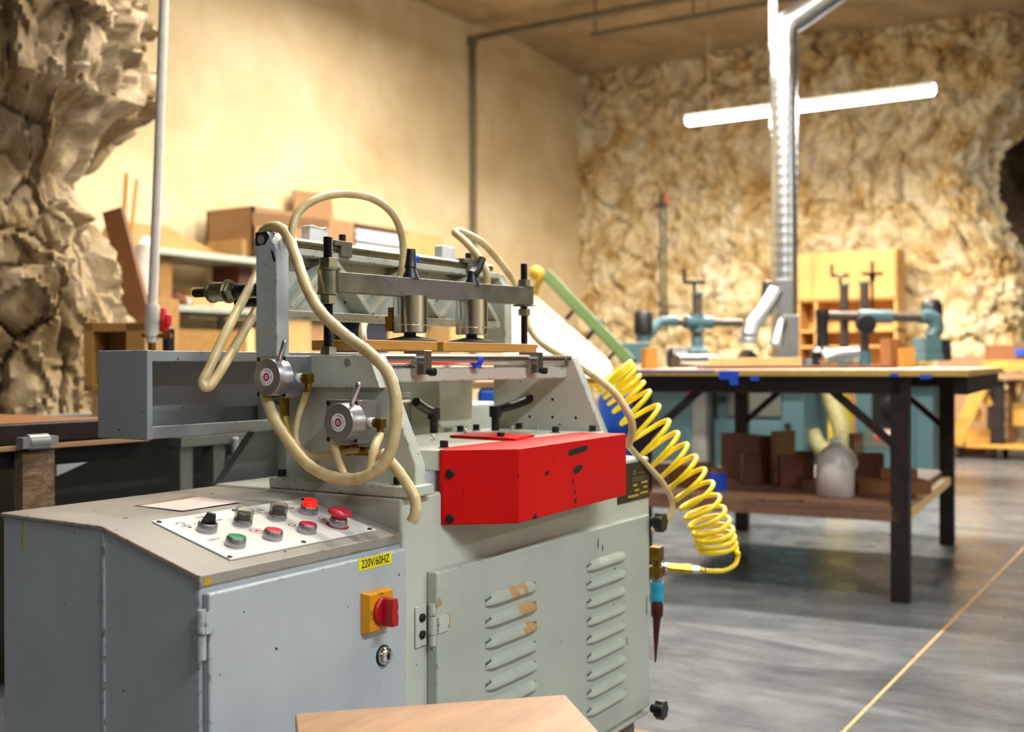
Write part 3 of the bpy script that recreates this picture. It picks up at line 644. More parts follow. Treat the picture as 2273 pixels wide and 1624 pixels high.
# ---- front rail and chrome rod
m = MB(); m.box(.49, 1.15, .092, .122, .888, .914); P_('front_rail', m, 'paint', bev=.003)
m = MB(); m.cyl((.45, .09, .9285), (1.165, .09, .9285), .0108, n=28); rod = P_('guide_rod', m, 'chrome')
m = MB(); m.cyl((.45, .10, .908), (1.15, .10, .908), .006, n=14); P_('thin_rod', m, 'steel')
for u in (.600, .997):
    m = MB(); m.box(u - .011, u + .011, .070, .118, .901, .945); m.box(u - .024, u - .010, .080, .110, .899, .920); m.lathe((u + .004, .070, .906), (0, -1, 0), [(0, .0075), (.012, .0075)], 16, 1); P_('rod_clamp', m, ['steel', 'black_steel'], rod, .0015)
m = MB(); m.cyl((.775, .09, .9285), (.793, .09, .9285), .0113, n=24); m.box(.765, .785, .078, .086, .912, .919); P_('blue_tape', m, 'blue_tape', rod, label='blue tape ring')
m = MB(); m.lathe((1.125, .085, .925), (0, -1, 0), [(0, .008), (.006, .008)], 14); P_('bolt', m, 'steel', rod)
# ---- post and upper ribbed frame
m = MB(); m.prism([(.295, .868), (.295, 1.128), (.318, 1.161), (.347, 1.161), (.347, .868)], 'x', .447, .480); post = P_('frame_post', m, 'paint_cool_lit', bev=.003)
m = MB(); m.lathe((.447, .333, 1.147), (-1, 0, 0), [(-.002, .0085), (.0006, .0085)], 24); P_('pin_end', m, 'sheet_grey', post)
m = MB(); m.add([(.4466, .3465, 1.1605), (.4466, .319, 1.1605), (.4466, .312, 1.151), (.4466, .322, 1.138), (.4466, .338, 1.136), (.4466, .3465, 1.137)], [tuple(range(6))]); P_('paint_chip', m, 'ink', post)
m = MB(); m.add([(.4465, .309, 1.128), (.4465, .303, 1.124), (.4465, .2965, 1.108), (.4465, .300, 1.104), (.4465, .3045, 1.112)], [tuple(range(5))]); P_('paint_chip', m, 'ink', post)
m = MB(); m.prism([(.285, .965), (.285, 1.10), (.31, 1.136), (.347, 1.136), (.347, .965)], 'x', 1.195, 1.228); P_('frame_post', m, 'paint', bev=.003)
m = MB(); m.box(.48, 1.195, .338, .346, 1.012, 1.134); m.box(.48, 1.195, .296, .346, 1.122, 1.135); m.box(.48, 1.195, .296, .346, 1.005, 1.020)
bn, tn = (.486, .722, .955, 1.19), (.604, .838, 1.072)
for i in range(3):
    for b in (bn[i], bn[i + 1]): m.bar((b, .318, 1.016), (tn[i], .318, 1.126), .044, .016, upv=(0, 1, 0)) if False else m.prism([(b - .009, 1.018), (b + .009, 1.018), (tn[i] + .009, 1.124), (tn[i] - .009, 1.124)], 'y', .297, .346)
P_('ribbed_frame', m, 'paint', bev=.002)
m = MB(); m.cyl((.478, .305, 1.1445), (1.16, .305, 1.1445), .0098, n=20); urod = P_('upper_rod', m, 'zinc')
m = MB(); m.cyl((.50, .33, 1.137), (1.19, .33, 1.137), .006, n=12); P_('thin_rod', m, 'steel')
for u in (.628, 1.06):
    m = MB(); m.box(u - .012, u + .020, .288, .322, 1.128, 1.150); m.box(u - .03, u + .02, .288, .322, 1.148, 1.158); m.cyl((u + .004, .300, 1.158), (u + .004, .300, 1.172), .007, n=14, mi=1); P_('stop_block', m, ['beam_steel', 'black_steel'], urod, .001)
    m = MB(); m.prism([(u - .055, 1.152), (u - .055, 1.186), (u - .045, 1.188), (u - .02, 1.184), (u - .008, 1.188), (u - .004, 1.184), (u - .004, 1.152)], 'y', .33, .352); P_('plastic_stop', m, 'white_plastic', urod, .002)
m = MB(); m.cyl((.857, .305, 1.1445), (.875, .305, 1.1445), .0103, n=20); P_('blue_tape', m, 'blue_tape', urod); m = MB(); m.ball((.838, .297, 1.156), .008); P_('set_screw', m, 'black_steel', urod)
# ---- clamp beam on threaded rods
RA, RB = Vector((.461, .185, 0)), Vector((1.137, .196, 0))
def threaded(p, z0, z1, r, name='threaded_rod'):
    n_ = int((z1 - z0) / .0022); prof = []
    for i in range(n_): z = i * .0022; prof += [(z, r), (z + .0011, r * .88)]
    m = MB(); m.lathe((p.x, p.y, z0), (0, 0, 1), prof, 14); return P_(name, m, 'black_steel', sharp=80)
tr1 = threaded(RA, .936, 1.146, .0088); tr2 = threaded(RB, .93, 1.152, .0085)
def nut(p, z0, z1, parent, r=.0155, mat='steel'):
    m = MB(); m.lathe((p.x, p.y, z0), (0, 0, 1), [(0, r * .93), (.0015, r), (z1 - z0 - .0015, r), (z1 - z0, r * .93)], 6, phase=.3); P_('hex_nut', m, mat, parent, sharp=20)
nut(RA, 1.089, 1.107, tr1, .0165, 'zinc'); nut(RA, 1.026, 1.0425, tr1, .0155); nut(RA, .937, .951, tr1, .0155); nut(RB, 1.097, 1.112, tr2, .0145); nut(RB, 1.030, 1.046, tr2, .0145)
m = MB(); m.lathe((RA.x, RA.y, 1.0425), (0, 0, 1), [(0, .0225), (.003, .0225), (.003, .0185), (.043, .0185), (.043, .0225), (.0465, .0225)], 28); P_('bushing', m, 'zinc', sharp=50)
m = MB(); d = (RB - RA).normalized(); e = Vector((-d.y, d.x, 0)); m.M = frame(RA, d, e, (0, 0, 1)); L = (RB - RA).length
m.prism([(.006, 1.048), (.006, 1.083), (L + .018, 1.094), (L + .018, 1.055)], 'y', -.0145, .0145); cb = P_('clamp_beam', m, 'beam_steel', bev=.0012)
m = MB(); m.M = frame(RA, d, e, (0, 0, 1)); m.prism([(L - .02, 1.093), (L + .021, 1.0945), (L + .021, 1.097), (L - .02, 1.097)], 'y', -.016, .016); m.prism([(L - .025, 1.050), (L + .021, 1.051), (L + .021, 1.054), (L - .025, 1.054)], 'y', -.016, .016); P_('washer_plate', m, 'beam_steel', cb)
m = MB(); m.M = frame(RA, d, e, (0, 0, 1)); m.add([(.135, -.0149, 1.083), (.42, -.0149, 1.0885), (.395, -.0149, 1.075), (.425, -.0149, 1.062), (.39, -.0149, 1.0505), (.21, -.0149, 1.0505), (.17, -.0149, 1.063)], [tuple(range(7))]); P_('bare_patch', m, 'aluminium', cb)
# vertical cylinders with pads and lever nuts
def cylinder(u, v, z0, z1, lever):
    m = MB(); m.lathe((u, v, z0), (0, 0, 1), [(0, .0325), (.0015, .034), (.0145, .034), (.015, .0335), (.016, .034), (z1 - z0, .034)], 40); c = P_('air_cylinder', m, 'chrome', sharp=25, label='polished air cylinder')
    m = MB(); m.cyl((u, v, z0 - .012), (u, v, z0), .012, n=20); P_('piston_rod', m, 'black_steel', c)
    m = MB(); m.lathe((u, v, z0 - .018), (0, 0, 1), [(0, .052), (.003, .053), (.006, .045), (.010, .024), (.012, .014)], 36); P_('pressure_pad', m, 'rubber', c, sharp=50)
    m = MB(); b = Vector((u, v - .002, 1.085)); m.lathe(b, (0, 0, 1), [(0, .017), (.004, .0165), (.016, .011), (.030, .010)], 20)
    tip = b + Vector(lever); m.tube([b + Vector((0, 0, .022)), b + (tip - b) * .45 + Vector((0, 0, .008)), tip], .0105, 12, rf=lambda i, n_: 1.25 - .5 * i / n_); P_('clamp_lever', m, 'black_plastic', c, sharp=50)
    return c
c1 = cylinder(.700, .188, .9805, 1.052, (.002, .0, .058)); c2 = cylinder(.918, .192, .9815, 1.055, (.030, -.006, .060))
m = MB(); q = Vector((.700, .188, 0)) - rt0 * .036; q.z = .99; m.box(q.x - .012, q.x + .004, q.y - .010, q.y + .006, .984, 1.012); m.cyl((q.x - .004, q.y - .002, 1.012), (q.x - .004, q.y - .002, 1.03), .006, n=12); P_('elbow_fitting', m, 'brass', c1)
# ---- horizontal clamp stub at the back of the post
m = MB(); y0 = .347; hz = 1.0575; m.cyl((.462, y0, hz), (.462, .432, hz), .0125, n=16); st = P_('horizontal_rod', m, 'black_steel')
m = MB(); m.cyl((.462, .47, hz), (.462, .524, hz), .0085, n=16); P_('threaded_end', m, 'black_steel', st, .002)
m = MB(); m.lathe((.462, .43, hz), (0, 1, 0), [(0, .0225), (.003, .0225), (.003, .0185), (.042, .0185), (.042, .0205), (.046, .0205)], 26); P_('bushing', m, 'zinc', st, sharp=50)
m = MB(); m.lathe((.462, .410, hz), (0, 1, 0), [(0, .0175), (.018, .0175)], 6); P_('hex_nut', m, 'zinc', st, sharp=20)
m = MB(); m.cyl((.452, .347, 1.034), (.452, .40, 1.034), .008, n=12); P_('lower_rod', m, 'black_steel', st)
# ---- hand valves
def valve(uf, v, z, lever):
    m = MB(); m.box(uf + .028, .447, v - .018, v + .052, z - .036, z + .036); vb = P_('hand_valve', m, 'aluminium', bev=.0015)
    m = MB(); m.lathe((uf + .028, v, z), (-1, 0, 0), [(-.002, .033), (.0, .0325), (.0265, .0317), (.028, .0305)], 48); P_('dial', m, 'aluminium', vb, sharp=50)
    for dv in (-.0125, .0465):
        for dz in (-.030, .030):
            m = MB(); m.lathe((uf + .0279, v + dv, z + dz), (-1, 0, 0), [(0, .0042), (.0004, .0042)], 14); P_('bolt_hole', m, 'black_plastic', vb)
    m = MB(); m.lathe((uf - .0002, v, z), (-1, 0, 0), [(0, .0150), (.0006, .0150)], 32); P_('round_label', m, 'white_plastic', vb)
    FR = frame((uf - .001, v, z), (0, -1, 0), (0, 0, 1), (-1, 0, 0))
    P_('printed_ring', ring(FR, .0038, .0070), 'red_ink', vb); P_('printed_ring', ring(FR, .0009, .0022, 16), 'red_ink', vb)
    for txt, a0, da in (('CHANG CO LTD', 100, -15), ('TSENXAEI', 262, -14)):
        for i, ch in enumerate(txt):
            if ch == ' ': continue
            w = math.radians(a0 + da * i); Mt = FR @ Matrix.Translation((.0112 * math.cos(w), .0112 * math.sin(w), .0001)) @ Matrix.Rotation(w - math.pi / 2, 4, 'Z')
            P_('lettering', text_mb(ch, .0036, Mt, .0001), 'ink', vb)
    a = Vector((uf + .016, v - .012, z + .022)); b = a + Vector(lever)
    m = MB(); m.tube([a, a + (b - a) * .5, a + (b - a) * .93, b], .0046, 12, smooth=False, rf=lambda i, n_: (1, 1.05, 1, .55)[i]); P_('lever', m, 'chrome', vb, sharp=60)
    m = MB(); f = Vector((uf + .058, v - .018, z - .002)); m.cyl(f, f + Vector((0, -.009, 0)), .0085, n=14, mi=1); m.cyl(f + Vector((0, -.009, 0)), f + Vector((0, -.016, 0)), .0075, n=6, mi=0)
    m.box(f.x - .0075, f.x + .0075, f.y - .030, f.y - .015, f.z - .008, f.z + .0075); m.cyl(f + Vector((0, -.0225, -.008)), f + Vector((0, -.0225, -.019)), .0065, n=6); m.cyl(f + Vector((0, -.0225, -.019)), f + Vector((0, -.0225, -.024)), .008, n=14)
    P_('elbow_fitting', m, ['brass', 'white_plastic'], vb, .001); return f
f1 = valve(.355, .229, .899, (-.004, -.019, .040)); f2 = valve(.370, .083, .825, (-.004, -.022, .044))
# ---- air hoses
def hose(pts, r, mat='hose_tan', wrap=False, n=12, k=8, raw=False, name='air_hose'):
    Q = [p if isinstance(p, Vector) else (atm(*p) if not raw else Vector(p)) for p in pts]
    m = MB(); rf = (lambda i, m_: 1 + (.09 if (i % 6) == 0 else 0)) if wrap else None
    m.tube(Q, r, n, k=k, rf=rf); return P_(name, m, mat, sharp=70)
hose([(572, 560, 2.08), (582, 520, 2.05), (605, 503, 2.02), (634, 515, 1.99), (655, 565, 1.955), (680, 635, 1.90), (712, 692, 1.86), (765, 742, 1.83), (818, 782, 1.79), (858, 822, 1.765), (876, 870, 1.755), (879, 925, 1.75), (871, 985, 1.75), (850, 1030, 1.755), (815, 1056, 1.765), (772, 1063, 1.78), (722, 1053, 1.80), (680, 1027, 1.82), (645, 985, 1.84), (612, 935, 1.865), (592, 885, 1.90), (588, 862, 1.93)], .0098, wrap=True, k=10)
hose([(658, 585, 1.952), (648, 525, 1.98), (660, 475, 2.0), (700, 443, 2.03), (758, 430, 2.07), (825, 440, 2.12), (872, 475, 2.17), (893, 530, 2.2), (893, 590, 2.2), (884, 640, 2.19), (880, 715, 2.13)], .0076)
hose([(845, 1005, 1.79), (872, 1030, 1.78), (900, 1068, 1.77), (920, 1105, 1.763), (922, 1138, 1.76), (913, 1158, 1.76)], .0088, wrap=True)
hose([(742, 975, 1.83), (747, 1010, 1.815), (764, 1055, 1.785)], .0068); hose([f2 + Vector((0, -.0225, -.02)), (831, 995, 1.80), (822, 1045, 1.775)], .0075)
hose([f1 + Vector((0, -.0225, -.02)), (672, 895, 1.91), (659, 940, 1.90), (660, 985, 1.89), (690, 1011, 1.875), (735, 1008, 1.87), (775, 1000, 1.87), (800, 1000, 1.87), (835, 1008, 1.86), (858, 1022, 1.80)], .0058)
hose([(628, 885, 1.965), (630, 920, 1.955), (640, 960, 1.945), (662, 1000, 1.93)], .0062, 'yellow_old')
m = MB(); q = atm(632, 905, 1.965); m.lathe(q, (0, 0, 1), [(-.014, .008), (.018, .008), (.018, .0095), (.03, .0095)], 10); P_('brass_nipple', m, 'brass')
q = atm(786, 1000, 1.88); m = MB(); m.cyl(q + Vector((0, .03, 0)), q + Vector((0, -.03, 0)), .0075, n=12); m.cyl(q, q + Vector((0, 0, .022)), .007, n=12); m.cyl(q + Vector((0, .012, 0)), q + Vector((0, .03, 0)), .0095, n=6); P_('brass_tee', m, 'brass')
hose([(596, 580, 2.10), (572, 605, 2.07), (545, 655, 2.0), (500, 740, 1.92), (464, 818, 1.88), (450, 846, 1.87), (458, 859, 1.87), (474, 846, 1.88), (512, 786, 1.93), (556, 710, 2.03), (590, 660, 2.09), (640, 650, 2.12)], .0086)
hose([(1078, 645, 2.50), (1080, 605, 2.5), (1058, 565, 2.52), (1030, 534, 2.54), (1010, 516, 2.56), (1026, 515, 2.58), (1072, 540, 2.62), (1110, 582, 2.64), (1145, 632, 2.66), (1162, 682, 2.63), (1176, 728, 2.60), (1206, 764, 2.56), (1252, 792, 2.52), (1310, 828, 2.48), (1360, 868, 2.45), (1392, 912, 2.43), (1404, 950, 2.43), (1394, 990, 2.46)], .0086)
hose([(1392, 985, 2.52), (1412, 1008, 2.56), (1440, 1036, 2.60), (1472, 1072, 2.65), (1491, 1108, 2.68), (1490, 1138, 2.68), (1472, 1164, 2.68), (1450, 1175, 2.70)], .0068)
hose([(812, 705, 2.35), (805, 730, 2.3), (806, 760, 2.25)], .0085)
# ---- spindle housing seen under the rail
m = MB(); m.prism([(1.00, .785), (1.00, .90), (1.135, .90), (1.135, .785), (1.12, .775), (1.015, .775)], 'y', .335, .42); sp = P_('spindle_column', m, 'paint', bev=.006)
m = MB(); m.box(.66, 1.14, .42, .56, .70, .838); m.box(.70, 1.20, .47, .60, .838, .850); P_('spindle_housing', m, 'paint', sp, .01)
m = MB(); m.box(1.14, 1.345, .40, .50, .70, .826); P_('gear_box', m, 'paint_cool_lit', sp, .012)
for (u, v) in ((.93, .30), (1.075, .235)):
    m = MB(); b = Vector((u, v, .771)); m.cyl(b, b + Vector((0, 0, .045)), .009, n=14); m.cyl(b + Vector((0, 0, .03)), b + Vector((0, 0, .055)), .014, n=16)
    tip = b + (Vector((.085, -.05, .073)) if u > 1 else Vector((-.09, -.02, .07))); m.tube([b + Vector((0, 0, .045)), b + (tip - b) * .5 + Vector((0, 0, .02)), tip], .010, 12); P_('lock_lever', m, 'black_plastic', deck)
# ---- rear cross beam sticking out to the left
m = MB(); m.box(.297, 1.23, .4545, .5795, .934, .9447); m.box(.297, 1.23, .4545, .5795, .7903, .801); m.box(.297, 1.23, .571, .5805, .7897, .9453); m.box(.2856, .298, .4470, .5812, .7885, .9462)
m.box(.297, 1.23, .448, .455, .926, .9455); m.box(.297, 1.23, .448, .455, .7895, .812)
rb = P_('rear_beam', m, 'paint_beam', bev=.002)
m = MB(); m.prism([(.44, .62), (.60, .79), (.75, .79), (.75, .62)], 'y', .50, .52); P_('gusset', m, 'paint_beam', rb)
for (z, h) in ((.80, .012), (.795, .02), (.83, .02), (.855, .014)):
    m = MB(); k = random.random() * .006; m.box(.2862, .2868, .453 + k, .458 + k, z, z + h); P_('paint_chip', m, 'ink', rb)
# ---- air inlet on the right-hand end of the body
x0 = onu(1460, 1236, 1.41 + MC.x) - MC
m = MB(); c = Vector((1.405, x0.y, .455)); m.box(c.x - .018, c.x + .012, c.y - .014, c.y + .014, c.z - .004, c.z + .030); m.cyl(c + Vector((0, 0, -.004)), c + Vector((0, 0, -.02)), .012, n=16); m.box(c.x - .02, c.x + .016, c.y - .016, c.y + .016, c.z - .042, c.z - .016); m.cyl(c + Vector((0, 0, -.042)), c + Vector((0, 0, -.056)), .013, n=16, mi=1)
inl = P_('air_inlet', m, ['brass', 'sheet_grey'], bev=.003)
m = MB(); m.lathe(c + Vector((0, 0, -.100)), (0, 0, 1), [(0, .0165), (.004, .018), (.012, .0155), (.030, .0155), (.040, .018), (.045, .016)], 20); P_('shut_off_collar', m, 'teal_tape', inl, label='teal blue plastic collar')
m = MB(); m.lathe(c + Vector((0, 0, -.140)), (0, 0, 1), [(0, .011), (.004, .014), (.028, .015), (.04, .012)], 16); m.lathe(c + Vector((-.01, 0, -.245)), Vector((.08, 0, 1)), [(0, .002), (.03, .004), (.105, .010)], 12); P_('drain_spout', m, 'copper_rust', inl)

# ================================================================== YELLOW COIL HOSE
t = thing('coiled_air_hose', 'bright yellow coiled air hose hanging beside the machine', 'hose', MC + Vector((1.5, 0, .35)))
ctr = catmull([at(x, y, 2.70) for x, y in ((1362, 828), (1380, 856), (1404, 894), (1453, 968), (1499, 1027), (1539, 1087), (1566, 1142), (1585, 1184), (1593, 1218))], 24)
turns, m_ = 22, len(ctr); pts = []
prog = np.interp(np.linspace(0, 1, 21 * 18 + 1), [0, .17, .85, 1], [0, .08, .87, 1])
for i in range(21 * 18 + 1):
    f = prog[i] * (m_ - 1); j = min(int(f), m_ - 2); c = ctr[j].lerp(ctr[j + 1], f - j)
    a, b = ctr[max(j - 14, 0)], ctr[min(j + 14, m_ - 1)]; T = (b - a).normalized()
    g_ = max(0, (prog[i] - .62) / .38)
    T = (T + Vector((-fw.x, -fw.y, 0)).normalized() * (.05 - .45 * g_) + Vector((0, 0, -.9 * g_)) + rt0 * (.12 * (1 - g_))).normalized()
    N = T.cross(Vector((0, 0, 1))).normalized(); B = T.cross(N); w = 2 * math.pi * i / 18
    r = .051 - .005 * g_; pts.append(c + N * r * math.cos(w) + B * r * math.sin(w))
m = MB(); m.tube(pts, .0058, 8, smooth=False); part('coil', m, 'yellow_hose', t, sharp=80)
m = MB(); m.tube([pts[-1], pts[-1] + (pts[-1] - pts[-3]) * .6, at(1639, 1228, 2.70), at(1632, 1252, 2.68), at(1605, 1266, 2.67), at(1566, 1266, 2.66)], .0058, 8); part('coil_tail', m, 'yellow_hose', t, sharp=80)
m = MB(); m.tube([pts[0], at(1340, 850, 2.62), at(1328, 852, 2.58)], .006, 8); part('coil_tail', m, 'yellow_hose', t, sharp=80)
m = MB(); q = at(1330, 850, 2.57); m.cyl(q, q - rt * .03, .012, n=6); part('brass_fitting', m, 'gold_brass', t)
a, b = at(1475, 1257, 2.655), at(1562, 1265, 2.66); d = (b - a).normalized(); L = (b - a).length
m = MB(); m.lathe(a - d * .012, d, [(0, .007), (.012, .007), (.012, .0095), (.018, .0095), (.018, .0065), (.024, .0065)], 14, 1); m.lathe(a + d * .008, d, [(0, .011), (.038, .0105)], 6, 0); m.lathe(a + d * .046, d, [(0, .0125), (.018, .0125)], 6, 0); m.lathe(a + d * .066, d, [(0, .0105), (.018, .0105)], 6, 1); m.lathe(a + d * .084, d, [(0, .007), (.014, .006)], 12, 0)
part('quick_coupling', m, ['gold_brass', 'chrome'], t, label='brass quick coupling')

# ================================================================== CLAMPED BOARDS
b0 = MC + Vector((0, 0, 0))
m = MB(); m.box(.478, .708, .128, .24, .9455, .9635); m.M = None
for i in range(len(m.v)): m.v[i] = m.v[i] + MC
solo('wood_block', m, 'wood_board', 'narrow yellowish wooden board under the left clamp cylinder', 'board', 'boards clamped in the machine', .0015)
m = MB(); m.box(.727, 1.079, .128, .24, .9455, .9635); m.box(1.079, 1.123, .150, .24, .955, .9635)
for i in range(len(m.v)): m.v[i] = m.v[i] + MC
solo('wood_block', m, 'wood_board', 'longer stepped wooden board under the right clamp cylinder', 'board', 'boards clamped in the machine', .0015)

# ================================================================== WOODEN STOOL IN FRONT
st = thing('stool', 'plywood topped stool standing in front of the machine', 'stool', MC + Vector((.1, -.4, 0)))
q = [Vector((.096, -.078)), Vector((.3616, -.3464))]; e1 = (q[1] - q[0]).normalized(); e2 = Vector((e1.y, -e1.x)); e2 = e2 if e2.y < 0 else -e2
M = frame(MC + Vector((q[0].x, q[0].y, 0)), (e1.x, e1.y, 0), (-e2.x, -e2.y, 0), (0, 0, 1)); W = (q[1] - q[0]).length
m = MB(); m.M = M; m.box(0, W, -.36, 0, .43, .45); part('seat_board', m, 'plywood', st, .003)
for x in (.03, W - .06):
    for y in (-.05, -.34):
        m = MB(); m.M = M; m.box(x, x + .03, y, y + .03, 0, .43); part('leg', m, 'plywood', st)
for y in (-.045, -.33):
    m = MB(); m.M = M; m.box(.03, W - .03, y, y + .018, .36, .43); part('apron', m, 'plywood', st)

# ================================================================== PLYWOOD WORKBENCH
L1, L2 = Vector((4.40, .997)), Vector((5.92, 1.114)); ex = (L2 - L1).normalized(); ey = Vector((-ex.y, ex.x))       # ex away from the camera, ey to the left
WB = thing('workbench', 'large plywood topped workbench on dark steel legs', 'workbench', (5.1, 1.6, 0))
M = frame((L1.x, L1.y, 0), (ex.x, ex.y, 0), (ey.x, ey.y, 0), (0, 0, 1)); D = (L2 - L1).length; Wd = 1.06
def wbm(): m = MB(); m.M = M; return m
m = wbm(); m.box(-.06, D + .16, -.25, Wd + .12, .868, .893); top = part('table_top', m, 'ply_edge', WB, .003)
m = wbm(); m.box(-.055, D + .155, -.245, Wd + .115, .893, .8965); part('top_sheet', m, 'table_top', top)
for (x, y) in ((0, 0), (D, 0), (0, Wd), (D, Wd)):
    m = wbm(); m.box(x - .03, x + .03, y - .035, y + .035, 0, .868); lg = part('leg', m, 'dark_steel', WB, .004)
    m = wbm(); s = 1 if y == 0 else -1; m.bar((x, y + s * .02, .60), (x, y + s * .28, .83), .03, .03); part('brace', m, 'dark_steel', lg)
for (x0, x1, y0, y1) in ((-.03, .02, 0, Wd), (D - .02, D + .03, 0, Wd), (0, D, -.24, -.19), (0, D, Wd - .02, Wd + .03)):
    m = wbm(); m.box(x0, x1, y0, y1, .80, .868); part('apron', m, 'dark_steel', WB)
m = wbm(); m.box(0, D, -.02, .03, .305, .345); part('shelf_rail', m, 'pine', WB); m = wbm(); m.box(-.03, D + .03, .02, Wd + .05, .345, .372); shf = part('lower_shelf', m, 'shelf_wood', WB, .003)
m = wbm(); m.box(-.03, 0, .0, Wd, .31, .345); part('shelf_rail', m, 'shelf_wood', WB)
for (y0, y1, z0, z1) in ((.72, 1.15, .886, .892), (.62, .70, .855, .890), (.62, .655, .832, .855), (.535, .57, .85, .868), (0, .03, .868, .880), (-.12, -.08, .86, .875)):
    m = wbm(); m.box(-.0635, -.060, y0, y1, z0, z1); part('blue_tape', m, 'blue_tape', top)
def boxat(px0, px1, py0, py1, Y, dep, yaw=None, z0=None, z1=None):
    """upright box whose camera-side face covers the given picture span at distance Y; yaw None = square to the hall"""
    a, b = at(px0, py1, Y), at(px1, py1, Y); top_ = at(px0, py0, Y).z; bot = a.z
    if z0 is not None: bot = z0
    if z1 is not None: top_ = z1
    d = Vector((b.x - a.x, b.y - a.y, 0)); d.normalize()
    if yaw is not None:
        d = Matrix.Rotation(math.radians(yaw), 3, 'Z') @ d
    L = abs((b - a).dot(d)) if yaw is None else (b - a).length / max(.3, math.cos(math.radians(abs(yaw))))
    back = Vector((-d.y, d.x, 0)); m = MB(); m.M = frame((a.x, a.y, 0), d, back, (0, 0, 1)); m.box(0, L, 0, dep, bot, top_); m.M = None; return m
# things on the bench
m = boxat(1567, 2010, 800, 807, 4.75, .16, 6, z0=.8965, z1=.911); solo('timber', m, 'wood_red', 'long thin reddish board lying on the workbench', 'board', 'offcuts on the workbench', .002)
m = boxat(1586, 1786, 781, 801, 5.0, .10, 6, z0=.8965, z1=.945); solo('timber', m, 'pine', 'pale pine board lying behind the long reddish board', 'board', 'offcuts on the workbench', .002)
m = boxat(1976, 2004, 752, 806, 5.3, .10, 10, z0=.8965); solo('timber', m, 'brown_wood', 'small upright brown block on the workbench', 'block', 'offcuts on the workbench', .002)
m = boxat(2004, 2034, 772, 806, 5.25, .08, 10, z0=.8965); solo('timber', m, 'wood_board', 'squat orange brown block at the right of the bench', 'block', 'offcuts on the workbench', .002)
m = boxat(1434, 1462, 772, 806, 4.95, .05, 20, z0=.8965); solo('timber', m, 'wood_board', 'small yellowish block at the left end of the bench', 'block', 'offcuts on the workbench', .002)
m = MB(); a, b = at(1500, 793, 5.7), at(1585, 792, 5.9); a.z = b.z = .8965 + .035; m.cyl(a, b, .034, n=18); m.lathe(a, b - a, [(.0, .036), (.01, .038), (.02, .036)], 18); solo('steel_tube', m, 'galvanised', 'short silver tube lying on the left of the bench', 'tube')
# things on the lower shelf
SZ0 = .372
def onshelf(name, px0, px1, py0, pyb, Y, dep, yaw, mat, label, cat, group='offcuts on the lower shelf'):
    m = boxat(px0, px1, py0, pyb, Y, dep, yaw, z0=SZ0); return solo(name, m, mat, label, cat, group, .003)
onshelf('offcut', 1650, 1688, 1008, 1060, 4.95, .08, -4, 'wood_red', 'small dark red block standing left of the tall boards', 'block')
onshelf('offcut', 1686, 1720, 968, 1060, 5.05, .30, 25, 'wood_red', 'tall dark red board on edge under the bench', 'board')
onshelf('offcut', 1722, 1774, 957, 1058, 5.02, .035, 30, 'plywood', 'tall pale board on edge beside the dark red board', 'board')
onshelf('offcut', 1732, 1782, 1012, 1064, 4.85, .08, -4, 'wood_red', 'dark red block in front of the tall pale board', 'block')
onshelf('offcut', 1765, 1808, 1002, 1045, 5.2, .06, 0, 'wood_red', 'dark block in the gap beside the water jug', 'block')
onshelf('offcut', 1893, 1922, 962, 1050, 5.2, .03, 25, 'plywood', 'pale upright board right of the water jug', 'board')
onshelf('offcut', 1890, 1935, 1012, 1062, 4.9, .07, -4, 'wood_red', 'dark red block right of the water jug', 'block')
onshelf('offcut', 1912, 1962, 1006, 1055, 5.1, .07, -4, 'wood_red', 'dark red block behind the jug, rightmost of its row', 'block')
onshelf('offcut', 1905, 2062, 1068, 1108, 4.62, .16, -6, 'brown_wood', 'broad brown block at the right end of the lower shelf', 'block')
m = boxat(1955, 2035, 1045, 1066, 4.72, .07, -6); zb = .372 + (at(1905, 1068, 4.62).z - .372)
for i in range(len(m.v)): m.v[i].z += zb - min(p.z for p in m.v) if False else 0
dz = zb - min(p.z for p in m.v)
for p in m.v: p.z += dz
solo('offcut', m, 'brown_wood', 'short stick lying on the broad brown block', 'stick', 'offcuts on the lower shelf', .003)
onshelf('offcut', 1447, 1580, 1028, 1068, 5.0, .12, -3, 'shelf_wood', 'low wide board lying at the left of the shelf', 'board')
q = at(1600, 1066, 4.72); t = thing('offcut', 'brown stick with a blue taped end', 'stick', (q.x, q.y, SZ0), 'offcuts on the lower shelf')
part('stick', boxat(1583, 1616, 1040, 1066, 4.72, .40, 28, z0=SZ0), 'brown_wood', t, .003)
part('taped_end', boxat(1582, 1617, 1050, 1066, 4.714, .04, 28, z0=SZ0 + .001), 'blue_tape', t, .002, label='blue taped end')
# water jug
j = at(1854, 1095, 4.55); J0 = Vector((j.x, j.y, SZ0)); t = thing('water_jug', 'cloudy translucent plastic jug half full of water', 'jug', J0)
m = MB(); m.lathe(J0, (0, 0, 1), [(0, .066), (.006, .074), (.10, .077), (.155, .072), (.19, .052), (.212, .026), (.222, .02)], 24); part('jug_body', m, 'milk_plastic', t, sharp=60)
m = MB(); m.lathe(J0 + Vector((0, 0, .004)), (0, 0, 1), [(0, .065), (.006, .071), (.085, .073)], 24); part('water', m, 'sheet_grey', t, sharp=60)
m = MB(); m.lathe(J0 + Vector((0, 0, .222)), (0, 0, 1), [(0, .022), (.018, .022)], 18); part('cap', m, 'white_plastic', t)
m = MB(); m.tube([J0 + Vector((.05, -.05, .10)), J0 + Vector((.066, -.066, .13)), J0 + Vector((.05, -.05, .18)), J0 + Vector((.02, -.02, .205))], .009, 8); part('handle', m, 'milk_plastic', t)
m = MB(); m.tube([at(1678, 1088, 4.4), at(1700, 1102, 4.36), at(1740, 1108, 4.34), at(1782, 1103, 4.36)], .006, 6)
